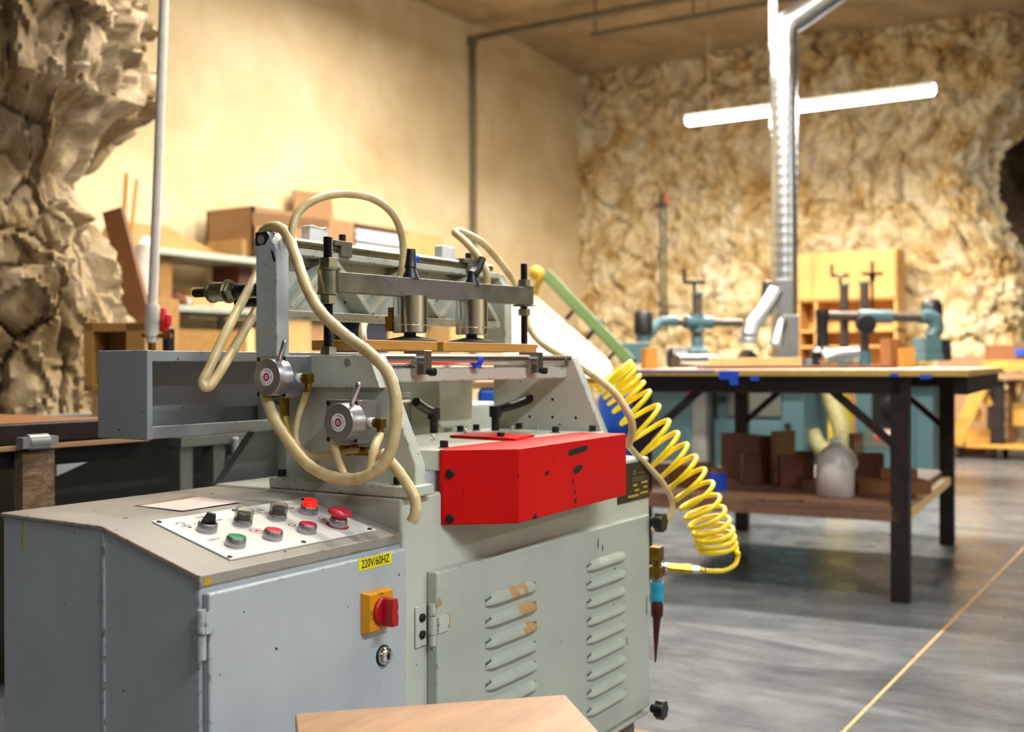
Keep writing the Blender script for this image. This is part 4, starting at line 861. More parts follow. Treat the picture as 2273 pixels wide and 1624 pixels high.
for p in m.v: p.z = SZ0 + .006 + (p.z - SZ0) * .0 + random.uniform(-.004, .004)
solo('strap', m, 'black_plastic', 'dark strap lying loose on the lower shelf', 'strap')

# ================================================================== SHAPERS BEHIND THE BENCH
def rbox(name, px0, px1, py0, u, v_dep, z0, mat, root, bev=.01, z1=None):
    """box on plane u (face to -u); v extent from the picture span"""
    a, b = onu(px0, py0, u), onu(px1, py0, u); m = MB(); m.box(u, u + v_dep, min(a.y, b.y), max(a.y, b.y), z0, a.z if z1 is None else z1); return part(name, m, mat, root, bev)
def crank(root, base, up_left=True):
    m = MB(); m.cyl(base, base + Vector((0, 0, .07)), .012, n=10); m.lathe(base + Vector((0, 0, .065)), (0, 0, 1), [(0, .02), (.012, .03), (.02, .02)], 14)
    a = base + Vector((0, 0, .08)); m.bar(a + rt0 * -.075, a + rt0 * .075, .016, .024); e = a - rt0 * .07; m.cyl(e, e + Vector((0, 0, .09)), .012, n=10); part('hand_crank', m, 'black_steel', root)
def feeder(root, col_px, col_y0, colY, arm, motor, base_py, tilt):
    """power feed: column, cross arm, motor and roller head"""
    c = at(col_px, base_py, colY); top_ = at(col_px, col_y0, colY)
    m = MB(); m.lathe((c.x, c.y, c.z), (0, 0, 1), [(0, .075), (.02, .075), (.05, .045), (.12, .042)], 20); part('column_base', m, 'teal', root)
    m = MB(); m.cyl((c.x, c.y, c.z), (c.x, c.y, top_.z), .034, n=18); part('column', m, 'oiled_steel', root)
    m = MB(); m.cyl((c.x, c.y, top_.z), (c.x, c.y, top_.z + .02), .042, n=18); part('column_cap', m, 'teal', root)
    crank(root, Vector((c.x, c.y, top_.z + .01)) - rt0 * .02)
    a, b = at(*arm[0]), at(*arm[1]); m = MB(); m.cyl(a, b, .026, n=16); part('cross_arm', m, 'oiled_steel', root)
    k = Vector((c.x, c.y, a.z + (b.z - a.z) * .5)); m = MB(); m.cyl(k - Vector((0, 0, .07)), k + Vector((0, 0, .06)), .05, n=18); d = (b - a).normalized(); kk = a + d * (k - a).dot(d); m.cyl(kk - d * .11, kk + d * .11, .045, n=18); part('arm_clamp', m, 'teal', root)
    mp = at(*motor); return c, mp
sA = thing('shaper', 'teal shaper with a power feed, left of the silver duct', 'machine', at(1500, 1120, 7.2) * 1.0); uA = 6.9
pA = onu(1500, 900, uA)
rbox('cabinet', 1432, 1532, 862, uA, .5, 0, 'teal', sA, z1=.80); rbox('side_panel', 1532, 1566, 862, uA + .02, .5, 0.05, 'sheet_grey', sA, z1=.80)
a, b = onu(1380, 820, uA - .1), onu(1618, 820, uA - .1); m = MB(); m.box(uA - .1, uA + .75, b.y, a.y, .80, .86); part('machine_table', m, 'beam_steel', sA, .01)
m = MB(); q = at(1530, 868, 7.35); m.ball(q, .022); part('red_button', m, 'red_plastic', sA)
c, _ = feeder(sA, 1548, 655, 7.75, ((1462, 715, 7.6), (1646, 716, 7.9)), (1428, 700, 7.5), 785, 0)
m = MB(); q = at(1428, 742, 7.5); q2 = at(1428, 690, 7.5); m.lathe(q, (0, 0, 1), [(0, .055), (.01, .066), ((q2 - q).z - .02, .066), ((q2 - q).z, .05)], 20); part('motor', m, 'black_plastic', sA, sharp=40)
m = MB(); m.cyl(at(1428, 758, 7.5), at(1428, 742, 7.5), .05, n=16); m.tube([at(1434, 748, 7.5), at(1446, 735, 7.52), at(1462, 716, 7.6), at(1478, 713, 7.62), at(1500, 713, 7.66)], .036, 12); part('swivel_bracket', m, 'teal', sA, sharp=50)
m = MB(); q = at(1384, 800, 7.4); e = at(1441, 760, 7.4); m.M = frame((q.x, q.y, 0), rt0, (math.cos(YAW), math.sin(YAW), 0), (0, 0, 1)); w = (Vector((e.x, e.y, 0)) - Vector((q.x, q.y, 0))).length
m.prism([(0, q.z - .02), (w * .85, q.z - .02), (w, e.z - .01), (w * .95, e.z), (w * .2, e.z), (0, e.z - .05)], 'y', 0, .3); part('roller_head', m, 'teal', sA, .012)
m = MB(); m.lathe(at(1508, 795, 7.3), rt0, [(-.08, .05), (-.05, .075), (.05, .075), (.08, .05)], 18); part('fence_hood', m, 'black_plastic', sA)
# middle cabinet under the duct
sB = thing('shaper', 'teal machine cabinet standing under the silver duct', 'machine', onz(1690, 1130, 0)); uB = 7.0
rbox('cabinet', 1590, 1784, 862, uB, .55, 0, 'teal', sB, z1=.80); a, b = onu(1586, 935, uB), onu(1735, 935, uB); m = MB(); m.box(uB - .012, uB, b.y, a.y, .10, .545); part('door_panel', m, 'teal', sB, .008)
m = MB(); m.box(uB - .02, uB, onu(1735, 900, uB).y, onu(1618, 900, uB).y, .575, .775); part('dark_panel', m, 'paint_dark', sB)
m = MB(); m.cyl(onu(1750, 945, uB), onu(1750, 945, uB) + Vector((-.03, 0, 0)), .02, n=14); part('knob', m, 'black_plastic', sB); m = MB(); m.cyl(onu(1603, 885, uB), onu(1603, 885, uB) + Vector((-.03, 0, 0)), .024, n=14); part('knob', m, 'black_plastic', sB)
a, b = onu(1640, 820, uB - .05), onu(1786, 820, uB - .05); m = MB(); m.box(uB - .05, uB + .62, b.y, a.y, .80, .86); part('machine_table', m, 'beam_steel', sB, .01)
m = MB(); q = at(1660, 780, 7.6); m.M = frame((q.x, q.y, .86), rt0, (math.cos(YAW), math.sin(YAW), 0), (0, 0, 1)); m.prism([(-.10, 0), (.20, 0), (.20, .06), (.06, .10), (-.0, .16), (-.04, .10)], 'y', -.1, .2); part('cutter_hood', m, 'black_plastic', sB, .01)
m = MB(); q = at(1796, 780, 7.4); m.lathe(Vector((q.x, q.y, .86)), (0, 0, 1), [(0, .09), (.03, .085), (.06, .075), (.09, .06)], 24); part('black_cap', m, 'black_plastic', sB)
# right shaper
sC = thing('shaper', 'teal shaper with twin columns and crank handles at the right', 'machine', onz(1990, 1055, 0)); uC = 8.6
rbox('cabinet', 1897, 2030, 862, uC, .6, 0, 'teal', sC, z1=.80); rbox('side_panel', 2030, 2072, 862, uC + .01, .6, 0.0, 'teal', sC, z1=.80)
m = MB(); q = onu(1980, 900, uC); m.box(uC - .03, uC, q.y - .12, q.y + .14, .45, .72); part('dark_panel', m, 'black_plastic', sC); m = MB(); q = onu(1982, 905, uC - .03); m.lathe(q, (-1, 0, 0), [(0, .09), (.02, .09), (.03, .07)], 20); part('hand_wheel', m, 'black_steel', sC)
m = MB(); a, b = onu(1922, 934, uC), onu(1990, 995, uC); m.box(uC - .006, uC, b.y, a.y, b.z, a.z); lb = part('warning_label', m, 'paint_dark', sC)
m = MB(); a, b = onu(1943, 953, uC), onu(1985, 968, uC); m.box(uC - .009, uC - .005, b.y, a.y, b.z, a.z); part('label_print', m, 'pink_label', lb); m = MB(); a, b = onu(1942, 968, uC), onu(1984, 976, uC); m.box(uC - .009, uC - .005, b.y, a.y, b.z, a.z); part('label_print', m, 'red_ink', lb)
a, b = onu(1850, 820, uC - .1), onu(2110, 820, uC - .1); m = MB(); m.box(uC - .1, uC + .8, b.y, a.y, .80, .86); part('machine_table', m, 'beam_steel', sC, .01)
Yc = 9.0
for (px, y0) in ((1874, 636), (1919, 632)):
    c = at(px, 800, Yc); tp = at(px, y0, Yc); m = MB(); m.cyl((c.x, c.y, .86), (c.x, c.y, tp.z), .036, n=18); cl = part('column', m, 'oiled_steel', sC)
    m = MB(); m.cyl((c.x, c.y, .86), (c.x, c.y, .86 + .16), .055, n=18); part('column_base', m, 'teal', sC); m = MB(); m.cyl((c.x, c.y, tp.z), (c.x, c.y, tp.z + .025), .046, n=18); part('column_cap', m, 'teal', sC)
    if px == 1874: crank(sC, Vector((c.x, c.y, tp.z + .01)) - rt0 * .03)
    else:
        w = Vector((c.x, c.y, tp.z)) + rt0 * .065; m = MB(); m.cyl(w - Vector((0, 0, .4)), w + Vector((0, 0, .09)), .012, n=10); q = w + Vector((0, 0, .09)); m.bar(q - rt0 * .085, q + rt0 * .085, .018, .024); m.cyl(q - Vector((0, 0, .06)), q, .02, .03, n=12); m.cyl(q, q + Vector((0, 0, .10)), .013, n=10); part('hand_crank', m, 'black_steel', sC)
a, b = at(1822, 700, Yc - .1), at(2060, 705, Yc - .1); m = MB(); m.cyl(a, b, .038, n=16); part('cross_arm', m, 'oiled_steel', sC)
a, b = at(1905, 702, Yc - .1), at(1978, 703, Yc - .1); m = MB(); m.cyl(a, b, .056, n=18); part('arm_clamp', m, 'teal', sC)
q = at(1921, 719, Yc - .15); m = MB(); m.lathe(q, -fw, [(-.05, .07), (.03, .082), (.05, .075), (.052, .06)], 24); part('hand_wheel', m, 'black_plastic', sC)
m = MB(); m.tube([at(2045, 702, Yc - .1), at(2070, 706, Yc - .1), at(2078, 728, Yc - .1), at(2066, 748, Yc - .1)], .06, 12); part('swivel_bracket', m, 'teal', sC, sharp=50)
m = MB(); q = at(2068, 712, Yc - .02); m.lathe(q - Vector((0, 0, .02)), (0, 0, 1), [(0, .07), (.02, .085), (.15, .085), (.19, .06)], 20); part('motor', m, 'black_plastic', sC, sharp=40)
m = MB(); q = at(2064, 800, Yc - .1); q2 = at(2064, 748, Yc - .1); m.M = frame((q.x, q.y, 0), rt0, (math.cos(YAW), math.sin(YAW), 0), (0, 0, 1)); m.box(-.075, .075, -.1, .2, q.z, q.z + .06); m.box(-.07, .07, -.08, .2, q.z + .06, q2.z); part('roller_head', m, 'teal', sC, .01)
m = MB(); q = at(2095, 800, Yc); m.M = frame((q.x, q.y, 0), rt0, (math.cos(YAW), math.sin(YAW), 0), (0, 0, 1)); m.prism([(-.05, q.z), (.05, q.z), (.04, q.z + .17), (-.03, q.z + .17)], 'y', -.05, .15); part('head_cover', m, 'black_plastic', sC, .01)
q = at(1825, 720, Yc - .2); m = MB(); m.lathe(Vector((q.x, q.y, .86 + .09)), (0, 0, 1), [(0, .09), (.06, .10), (.10, .05), (.2, .045), (.33, .05), (.36, .055), (.40, .05)], 18); part('left_motor', m, 'black_plastic', sC, sharp=40)
m = MB(); m.tube([at(1830, 795, Yc - .5), at(1862, 788, Yc - .5), at(1905, 786, Yc - .5)], .05, 14, rf=lambda i, n_: 1 + .06 * (i % 2)); part('silver_flex_hose', m, 'galvanised', sC)
# yellow collector bag and ribbed hose
y0 = onz(1835, 1120, 0); y0 = at(1842, 900, 8.25); t = thing('dust_collector', 'yellow dust collector with a ribbed hose, between the teal machines', 'machine', (y0.x, y0.y, 0))
m = MB(); m.lathe((y0.x, y0.y, .02), (0, 0, 1), [(0, .15), (.25, .17), (.5, .16), (.76, .13)], 20); part('collector_body', m, 'yellow_bag', t)
m = MB(); m.tube([at(1835, 850, 7.3), at(1850, 900, 7.25), at(1866, 950, 7.2), at(1868, 985, 7.2), at(1850, 1010, 7.2), at(1820, 995, 7.2), at(1800, 960, 7.25)], .055, 14, k=14, rf=lambda i, n_: 1 + .07 * (i % 2)); part('ribbed_hose', m, 'flex_hose', t)
# ================================================================== SILVER DUCT
Yd = 8.0; q = at(1741, 780, Yd); t = thing('duct', 'spiral silver extraction duct coming down from the ceiling', 'duct', (q.x, q.y, .86))
tp = at(1741, 130, Yd)
prof = []; zz = q.z - .05
while zz < tp.z - .18: prof += [(zz, .0955), (zz + .055, .0955), (zz + .060, .0960), (zz + .066, .0960)]; zz += .07
m = MB(); m.lathe((q.x, q.y, 0), (0, 0, 1), prof, 28); part('spiral_pipe', m, 'galvanised', t, sharp=60)
m = MB(); m.lathe((q.x, q.y, 0), (0, 0, 1), [(tp.z - .2, .099), (tp.z - .06, .104), (tp.z - .05, .100), (tp.z + .07, .104)], 28); part('sleeve', m, 'galvanised', t, sharp=60)
e1 = Vector((q.x, q.y, tp.z + .06)); dv = Vector((0, -1, 0)); dr = (rt0 * .9 + Vector((0, 0, .62))).normalized()
m = MB(); m.tube([e1, e1 + Vector((0, 0, .08)), e1 + Vector((0, 0, .17)) + dr * .03, e1 + Vector((0, 0, .17)) + dr * .16, e1 + Vector((0, 0, .17)) + dr * .9], .099, 24, k=5); part('elbow', m, 'galvanised', t, sharp=30)
m = MB(); m.cyl((q.x, q.y, tp.z + .05) - (rt0 * .085 if False else Vector()) if False else Vector((q.x, q.y, tp.z + .05)) - rt0 * .075, Vector((q.x, q.y, ZC - .16)) - rt0 * .075, .03, n=10); part('down_pipe', m, 'white_plastic', t)
# junction box with two branches
j0, j1 = at(1716, 780, Yd - .15), at(1762, 618, Yd - .15)
m = MB(); m.M = frame((at(1741, 780, Yd).x, at(1741, 780, Yd).y, 0), rt0, (math.cos(YAW), math.sin(YAW), 0), (0, 0, 1)); m.box(-.085, .03, -.13, 0, at(1741, 700, Yd).z, at(1741, 622, Yd).z); m.box(-.06, .075, -.13, 0, .87, at(1741, 700, Yd).z); part('junction_box', m, 'galvanised', t, .008)
m = MB(); m.tube([at(1722, 645, Yd - .2), at(1706, 672, Yd - .22), at(1688, 698, Yd - .24), at(1670, 722, Yd - .26), at(1662, 745, Yd - .28)], .058, 18, k=6); m.lathe(at(1660, 748, Yd - .28), Vector((-.1, 0, -1)), [(0, .063), (.03, .066), (.035, .06)], 18); part('branch_pipe', m, 'galvanised', t, sharp=50)
m = MB(); m.tube([at(1735, 715, Yd - .25), at(1728, 740, Yd - .3), at(1722, 765, Yd - .32)], .045, 16, k=6); part('branch_pipe', m, 'galvanised', t, sharp=50)
m = MB(); m.lathe(at(1705, 650, Yd - .1), rt0, [(-.03, .09), (.03, .09)], 18); part('blast_gate', m, 'dark_steel', t)
# ================================================================== WALL CABINET, CLAMPS, CART ON THE RIGHT
uw = UB - .62; a, b = onu(1768, 563, uw), onu(1990, 563, uw); zt = a.z; z1 = onu(1880, 667, uw).z; z0 = onu(1880, 762, uw).z
t = thing('wall_cabinet', 'honey coloured wooden cabinet with open shelves on the rock wall', 'cabinet', (uw + .2, (a.y + b.y) / 2, z0 - .3))
m = MB(); m.box(uw, uw + .4, b.y, a.y, z1, zt); cbd = part('body', m, 'cab_wood', t, .006)
ym = onu(1806, 600, uw).y
for (y0_, y1_) in ((ym + .01, a.y - .01), (b.y + .012, ym - .01)):
    m = MB(); m.box(uw - .02, uw, y0_, y1_, z1 + .02, zt - .02); part('door', m, 'cab_wood', t, .004)
m = MB(); m.box(uw + .37, uw + .4, b.y, a.y, z0 - .35, z1); part('back_panel', m, 'cab_wood', t)
for y_ in (a.y, b.y + .03, ym): m = MB(); m.box(uw + .02, uw + .38, y_ - .03, y_, z0 - .35, z1); part('side_panel', m, 'cab_wood', t)
for z_ in ((z0 * .5 + z1 * .5) - .08, z0 - .02, z0 - .35): m = MB(); m.box(uw + .02, uw + .38, b.y, a.y, z_ - .025, z_); part('shelf', m, 'cab_wood', t)
m = MB(); m.box(uw + .05, uw + .36, b.y + .05, a.y - .05, 0, z0 - .375); part('base', m, 'brown_wood', t)
for i, (px, y1_) in enumerate(((1467, 438), (1477, 428))):
    q = at(px, y1_, 12.85); b = at(px, 735, 12.85); t = thing('bar_clamp', ['long dark bar clamp hanging on the rock wall, left of the pair', 'long dark bar clamp hanging on the rock wall, right of the pair'][i], 'clamp', (q.x, q.y, b.z), 'bar clamps on the rock wall')
    m = MB(); m.M = frame((q.x, q.y, 0), rt0, (math.cos(YAW), math.sin(YAW), 0), (0, 0, 1)); m.box(-.013, .013, -.01, .02, b.z, q.z); m.cyl((0, 0, q.z - .03), (0, .95, q.z - .03), .008, n=8); m2 = m; part('bar', m, 'dark_steel', t)
    m = MB(); m.M = m2.M; m.box(-.028, .028, -.09, .012, q.z - .12, q.z - .05); m.cyl((0, -.05, q.z - .05), (0, -.05, q.z + .05), .014, n=10); part('jaw', m, 'orange_thing' if i else 'dark_steel', t)
    m = MB(); m.M = m2.M; m.box(-.028, .028, -.09, .012, b.z + .15, b.z + .22); part('jaw', m, 'dark_steel', t)
# timber cart
uc = 11.3
def cartbox(px0, px1, py0, py1, u, dep):
    a, b = onu(px0, py0, u), onu(px1, py1, u); m = MB(); m.box(u, u + dep, min(a.y, b.y), max(a.y, b.y), min(a.z, b.z), max(a.z, b.z)); return m
t = thing('timber_cart', 'wooden trolley with yellow A-frame braces at the right edge', 'cart', (uc + .3, onu(2190, 1000, uc).y, 0))
part('deck', cartbox(2080, 2300, 982, 998, uc, .7), 'cart_wood', t); part('back_board', cartbox(2130, 2200, 952, 985, uc + .3, .03), 'cart_wood', t)
part('post', cartbox(2198, 2225, 845, 985, uc + .05, .12), 'dark_steel', t); part('post', cartbox(2238, 2252, 845, 985, uc + .3, .1), 'brown_wood', t)
part('top_board', cartbox(2180, 2300, 800, 822, uc, .7), 'cart_wood', t); part('shelf', cartbox(2248, 2300, 895, 945, uc + .2, .4), 'cart_wood', t); part('top_plate', cartbox(2200, 2300, 828, 842, uc - .02, .6), 'plywood', t)
m = MB(); m.bar(onu(2120, 985, uc), onu(2182, 845, uc), .13, .05, upv=(1, 0, 0)); part('brace', m, 'cart_wood', t)
m = MB(); m.bar(onu(2150, 880, uc + .06), onu(2178, 932, uc + .06), .07, .04, upv=(1, 0, 0)); m.bar(onu(2178, 855, uc + .06), onu(2196, 900, uc + .06), .07, .04, upv=(1, 0, 0)); part('brace', m, 'cart_wood', t)
part('cross_piece', cartbox(2118, 2196, 845, 868, uc + .02, .05), 'cart_wood', t)
for (px, du) in ((2132, 0), (2205, 0), (2232, .45)):
    q = onz(px, 1005, .06); m = MB(); w = onu(px, 1000, uc + .1 + du); m.cyl((uc + .1 + du, w.y - .02, .062), (uc + .1 + du, w.y + .02, .062), .062, n=16); m.box(uc + .05 + du, uc + .15 + du, w.y - .03, w.y + .03, .10, .16); part('castor', m, 'rubber', t)
b = cartbox(2185, 2300, 766, 798, uc + .1, .4); solo('timber', b, 'brown_wood', 'stack of brown boards on top of the trolley', 'board', 'timber on the trolley')
b = cartbox(2253, 2300, 774, 788, uc + .07, .03); solo('blue_box', b, 'blue_tape', 'small bright blue box on the trolley boards', 'box')
b = cartbox(2108, 2118, 870, 884, uc - .2, .05); m = MB(); q = onu(2114, 874, uc - .2); m.ball(q, .03); m.cyl(q - Vector((0, 0, q.z)), q, .012, n=8); solo('red_marker_post', m, 'red_plastic', 'slim post with a red ball top right of the bench', 'post')
b = cartbox(2080, 2190, 790, 845, uc + .75, .22); 
for p in b.v:
    if p.z < .9: p.z = 0
solo('low_bench', b, 'plywood', 'pale wooden bench against the rock wall, behind the trolley', 'bench')

# ================================================================== WHITE PANEL AND GREEN RAIL (behind the machine)
a = [at(1100, 640, 6.4), at(1186, 655, 6.4), at(1352, 800, 6.0), at(1365, 836, 6.0), at(1130, 836, 6.0), at(1100, 700, 6.3)]
nn = -fw; m = MB(); vs_ = [p for p in a] + [p - nn * .03 for p in a]; m.add(vs_, [tuple(range(6)), tuple(range(11, 5, -1))] + [(i, (i + 1) % 6, 6 + (i + 1) % 6, 6 + i) for i in range(6)])
t = thing('panel_machine', 'white sloping sheet with a green rail, behind the machine', 'machine', at(1250, 900, 6.2) * 1)
part('white_sheet', m, 'white_panel', t)
m = MB(); m.bar(at(1212, 608, 6.35), at(1402, 806, 5.95), .060, .045, upv=fw); gr = part('green_rail', m, 'green_paint', t, .006)
m = MB(); m.tube([at(1212, 612, 6.35), at(1198, 622, 6.37), at(1190, 640, 6.4), at(1185, 655, 6.42)], .02, 8); m.ball(at(1190, 606, 6.42), .045); part('yellow_knob', m, 'yellow_old', t)
for (px, py) in ((1272, 690), (1317, 735), (1362, 783)):
    m = MB(); m.bar(at(px, py, 6.2), at(px - 12, py + 14, 6.2), .02, .02, upv=fw); m.cyl(at(px - 8, py + 10, 6.2), at(px - 16, py + 18, 6.2), .012, n=8); part('clip', m, 'black_steel', gr)
for (px, py) in ((1330, 718), (1378, 770)): m = MB(); m.ball(at(px, py, 6.15), .03); part('knob', m, 'dark_steel', gr)
m = MB()
for (px, Y) in ((1130, 6.4), (1360, 6.1)): q = at(px, 836, Y); m.box(q.x - .03, q.x + .03, q.y - .03, q.y + .03, 0, q.z)
part('frame_legs', m, 'sheet_grey', t)
# blue barrel
q = at(1380, 930, 5.2); t = thing('barrel', 'blue plastic drum behind the yellow hose', 'barrel', (q.x, q.y, 0)); m = MB()
m.lathe((q.x, q.y, 0), (0, 0, 1), [(0, .10), (.02, .115), (.30, .118), (.32, .124), (.34, .118), (.60, .118), (.62, .124), (.64, .118), (.76, .112), (.80, .09)], 24); part('drum', m, 'blue_plastic', t, sharp=60)
m = MB(); m.lathe((q.x, q.y, .80), (0, 0, 1), [(0, .092), (.02, .092)], 24); part('lid', m, 'white_plastic', t)
# blue bin with boards, seen through the machine
q = at(1095, 900, 4.3); t = thing('storage_bin', 'blue bin seen through the gap under the machine rail', 'bin', (q.x, q.y, 0))
m = boxat(1060, 1128, 862, 1000, 4.3, .4, z0=0); part('bin_body', m, 'blue_plastic', t, .02)
b = boxat(1050, 1125, 846, 862, 4.3, .35); solo('timber', b, 'plywood', 'short boards stacked on the blue bin', 'board', bev=.004)
b = boxat(905, 975, 842, 900, 5.0, .3, z0=0); solo('yellow_box', b, 'yellow_bag', 'yellow box seen under the rail behind the machine', 'box', bev=.004)

# ================================================================== SHELVING ALONG THE SMOOTH WALL
vf = 6.25                                                # front plane of the shelving
sh = thing('shelving', 'long grey metal shelving unit along the smooth wall', 'shelf', (6, vf + .3, 0))
zs = [onv(457, 560, vf).z, onv(470, 680, vf).z, onv(470, 800, vf).z, .15]
x0, x1 = onv(330, 600, vf).x, onv(1000, 640, vf).x
for z in zs:
    m = MB(); m.box(x0, x1, vf, vf + .6, z - .045, z); b = part('shelf_board', m, 'shelf_metal', sh, .004)
for x in (x0, x0 + (x1 - x0) * .33, x0 + (x1 - x0) * .66, x1):
    for v in ((vf + .02, vf + .55) if x in (x0, x1) else (vf + .55,)): m = MB(); m.box(x - .03, x + .03, v, v + .04, 0, zs[0] - .005); part('upright', m, 'sheet_grey', sh)
def onshelfv(name, px0, px1, py0, zb, v, dep, mat, label, cat, group=None, bev=.004):
    a, b = onv(px0, py0, v), onv(px1, py0, v); m = MB(); m.box(a.x, b.x, v, v + dep, zb, a.z if a.z > zb else zb + .1); return solo(name, m, mat, label, cat, group, bev)
g = 'cartons on the shelving'
onshelfv('carton', 538, 562, 530, zs[0], vf + .1, .4, 'cardboard_light', 'small tan carton on the top shelf left of the post', 'box', g)
onshelfv('carton', 900, 982, 512, zs[0], vf + .05, .4, 'cardboard_light', 'yellowish carton at the right of the top shelf', 'box', g)
# open carton with flaps and foam
a, b = onv(562, 545, vf + .03), onv(790, 545, vf + .03); t = thing('open_carton', 'large open cardboard carton with raised flaps on the top shelf', 'box', ((a.x + b.x) / 2, vf + .25, zs[0]), g)
zt = onv(790, 494, vf + .03).z
m = MB(); m.box(a.x, b.x, vf + .03, vf + .05, zs[0], zt); m.box(a.x, b.x, vf + .53, vf + .55, zs[0], zt); m.box(a.x, a.x + .02, vf + .03, vf + .55, zs[0], zt); m.box(b.x - .02, b.x, vf + .03, vf + .55, zs[0], zt); m.box(a.x, b.x, vf + .03, vf + .55, zs[0], zs[0] + .02); part('carton_body', m, 'cardboard', t)
p = [onv(562, 545, vf + .02), onv(650, 545, vf + .02)]; m = MB(); q0, q1, q2, q3 = onv(562, 500, vf + .03), onv(730, 510, vf + .03), onv(730, 486, vf - .02), onv(561, 470, vf - .02)
m.add([q0, q1, q2, q3] + [x + Vector((0, .012, 0)) for x in (q0, q1, q2, q3)], [(0, 1, 2, 3), (7, 6, 5, 4), (0, 4, 5, 1), (1, 5, 6, 2), (2, 6, 7, 3), (3, 7, 4, 0)]); part('flap', m, 'cardboard', t)
q0, q1, q2, q3 = onv(655, 500, vf + .53), onv(742, 502, vf + .53), onv(735, 432, vf + .6), onv(650, 421, vf + .6)
m = MB(); m.add([q0, q1, q2, q3] + [x + Vector((0, .012, 0)) for x in (q0, q1, q2, q3)], [(0, 1, 2, 3), (7, 6, 5, 4), (0, 4, 5, 1), (1, 5, 6, 2), (2, 6, 7, 3), (3, 7, 4, 0)]); part('flap', m, 'cardboard', t)
a, b = onv(792, 498, vf + .06), onv(897, 512, vf + .06); t = thing('foam_stack', 'stack of white foam sheets beside the open carton', 'foam', ((a.x + b.x) / 2, vf + .2, zs[0]))
k = 6; hh_ = (a.z - zs[0]) / k
for i in range(k): m = MB(); m.box(a.x, b.x + .02 * (i % 2), vf + .06 + .03 * (i % 2), vf + .5, zs[0] + i * hh_, zs[0] + (i + .62) * hh_); part('foam_sheet', m, 'foam', t, .006)
m = MB(); m.box(a.x - .02, b.x + .03, vf + .04, vf + .5, a.z, a.z + .012); part('card_lid', m, 'cardboard', t)
onshelfv('carton', 352, 382, 556, zs[1], vf + .1, .45, 'tan_board', 'tall narrow tan carton beside the white pole', 'box', g)
onshelfv('carton', 428, 470, 640, zs[1], vf + .1, .3, 'cardboard_light', 'low tan carton on the middle shelf', 'box', g)
onshelfv('carton', 474, 530, 645, zs[1], vf + .12, .3, 'pine', 'pale low carton on the middle shelf', 'box', g)
onshelfv('carton', 530, 562, 585, zs[1], vf + .2, .3, 'wood_dark', 'dark brown box on the middle shelf behind the stub', 'box', g)
onshelfv('carton', 382, 545, 730, zs[2], vf + .05, .4, 'tan_board', 'long golden brown carton on the lower shelf', 'box', g)
onshelfv('carton', 548, 566, 728, zs[2], vf + .06, .3, 'pine', 'pale box with dark slots on the lower shelf', 'box', g)
onshelfv('carton', 632, 690, 702, zs[2], vf + .05, .3, 'cardboard_light', 'pale carton seen below the ribbed frame', 'box', g)
onshelfv('carton', 690, 730, 690, zs[2], vf + .1, .3, 'cardboard', 'brown carton next to the pale carton on the lower shelf', 'box', g)
onshelfv('carton', 800, 862, 706, zs[2], vf + .05, .3, 'navy', 'dark blue box on the lower shelf behind the machine', 'box', g)
onshelfv('carton', 862, 905, 700, zs[2], vf + .08, .3, 'cardboard_light', 'pinkish tan carton beside the dark blue box', 'box', g)
onshelfv('carton', 1000, 1024, 708, zs[2], vf - .2, .3, 'cardboard_light', 'orange tan carton seen behind the right cylinder', 'box', g)
for i, (px, py, r, mt, lab) in enumerate(((390, 660, .06, 'wood_dark', 'dark lump of rag on the middle shelf'), (404, 655, .05, 'brown_wood', 'brown rag beside the dark rag'), (412, 636, .045, 'white_cloth', 'small white cup on the middle shelf'))):
    q = onv(px, py, vf + .12); m = MB(); m.ball((q.x, q.y, zs[1] + r * .85), (r, r, r * .85), 10); solo('shelf_item', m, mt, lab, 'cloth' if i < 2 else 'cup')
# orange tan heap on the top shelf at the left
q = onv(400, 540, vf + .3); m = MB(); m.box(q.x - .6, q.x + .45, vf + .3, vf + .55, zs[0], zs[0] + .05); m.prism([(q.x - .6, zs[0] + .05), (q.x - .5, zs[0] + .20), (q.x - .1, zs[0] + .20), (q.x + .4, zs[0] + .05)], 'y', vf + .32, vf + .5); solo('kraft_sheet', m, 'cardboard_light', 'folded sheet of kraft card on the left of the top shelf', 'card')

# ================================================================== LEFT SIDE: POLE, PLANKS, BAG
a, b, c = at(366, -60, 3.4), at(352, 350, 3.4), at(338, 690, 3.4); t = thing('air_drop_pipe', 'white vertical air pipe in front of the rock pillar', 'pipe', at(336, 790, 3.4))
tp_ = a + (a - b).normalized() * 3; tp_ = a + (a - b) * ((ZC - a.z) / (a - b).z)
m = MB(); m.tube([c, b, a, tp_], .0145, 14, smooth=False); part('pipe', m, 'pipe_white', t)
m = MB(); q = at(337, 760, 3.4); q1 = at(338, 676, 3.4); m.lathe(q, q1 - q, [(0, .017), (.02, .017), (.02, .021), (.065, .021), (.068, .023), ((q1 - q).length, .0215)], 16); part('coupling', m, 'pipe_white', t, sharp=50)
m = MB(); q = at(337, 745, 3.4); m.cyl(q - rt0 * .03, q + rt0 * .06, .008, n=10); m.cyl(q - Vector((0, 0, .13)), q, .012, n=12); part('valve', m, 'brass', t)
m = MB(); q = at(364, 712, 3.42); m.lathe(q - Vector((0, 0, .035)), (0, 0, 1), [(0, .012), (.01, .017), (.05, .018), (.06, .012), (.075, .010)], 14); m.box(q.x - .01, q.x + .01, q.y - .025, q.y + .005, q.z - .015, q.z + .02); part('red_handle', m, 'red_plastic', t, .003, label='red handle')
m = MB(); q = at(374, 760, 3.44); m.box(q.x - .014, q.x + .014, q.y - .014, q.y + .014, q.z - .10, q.z + .045); part('black_filter', m, 'black_plastic', t, .004)
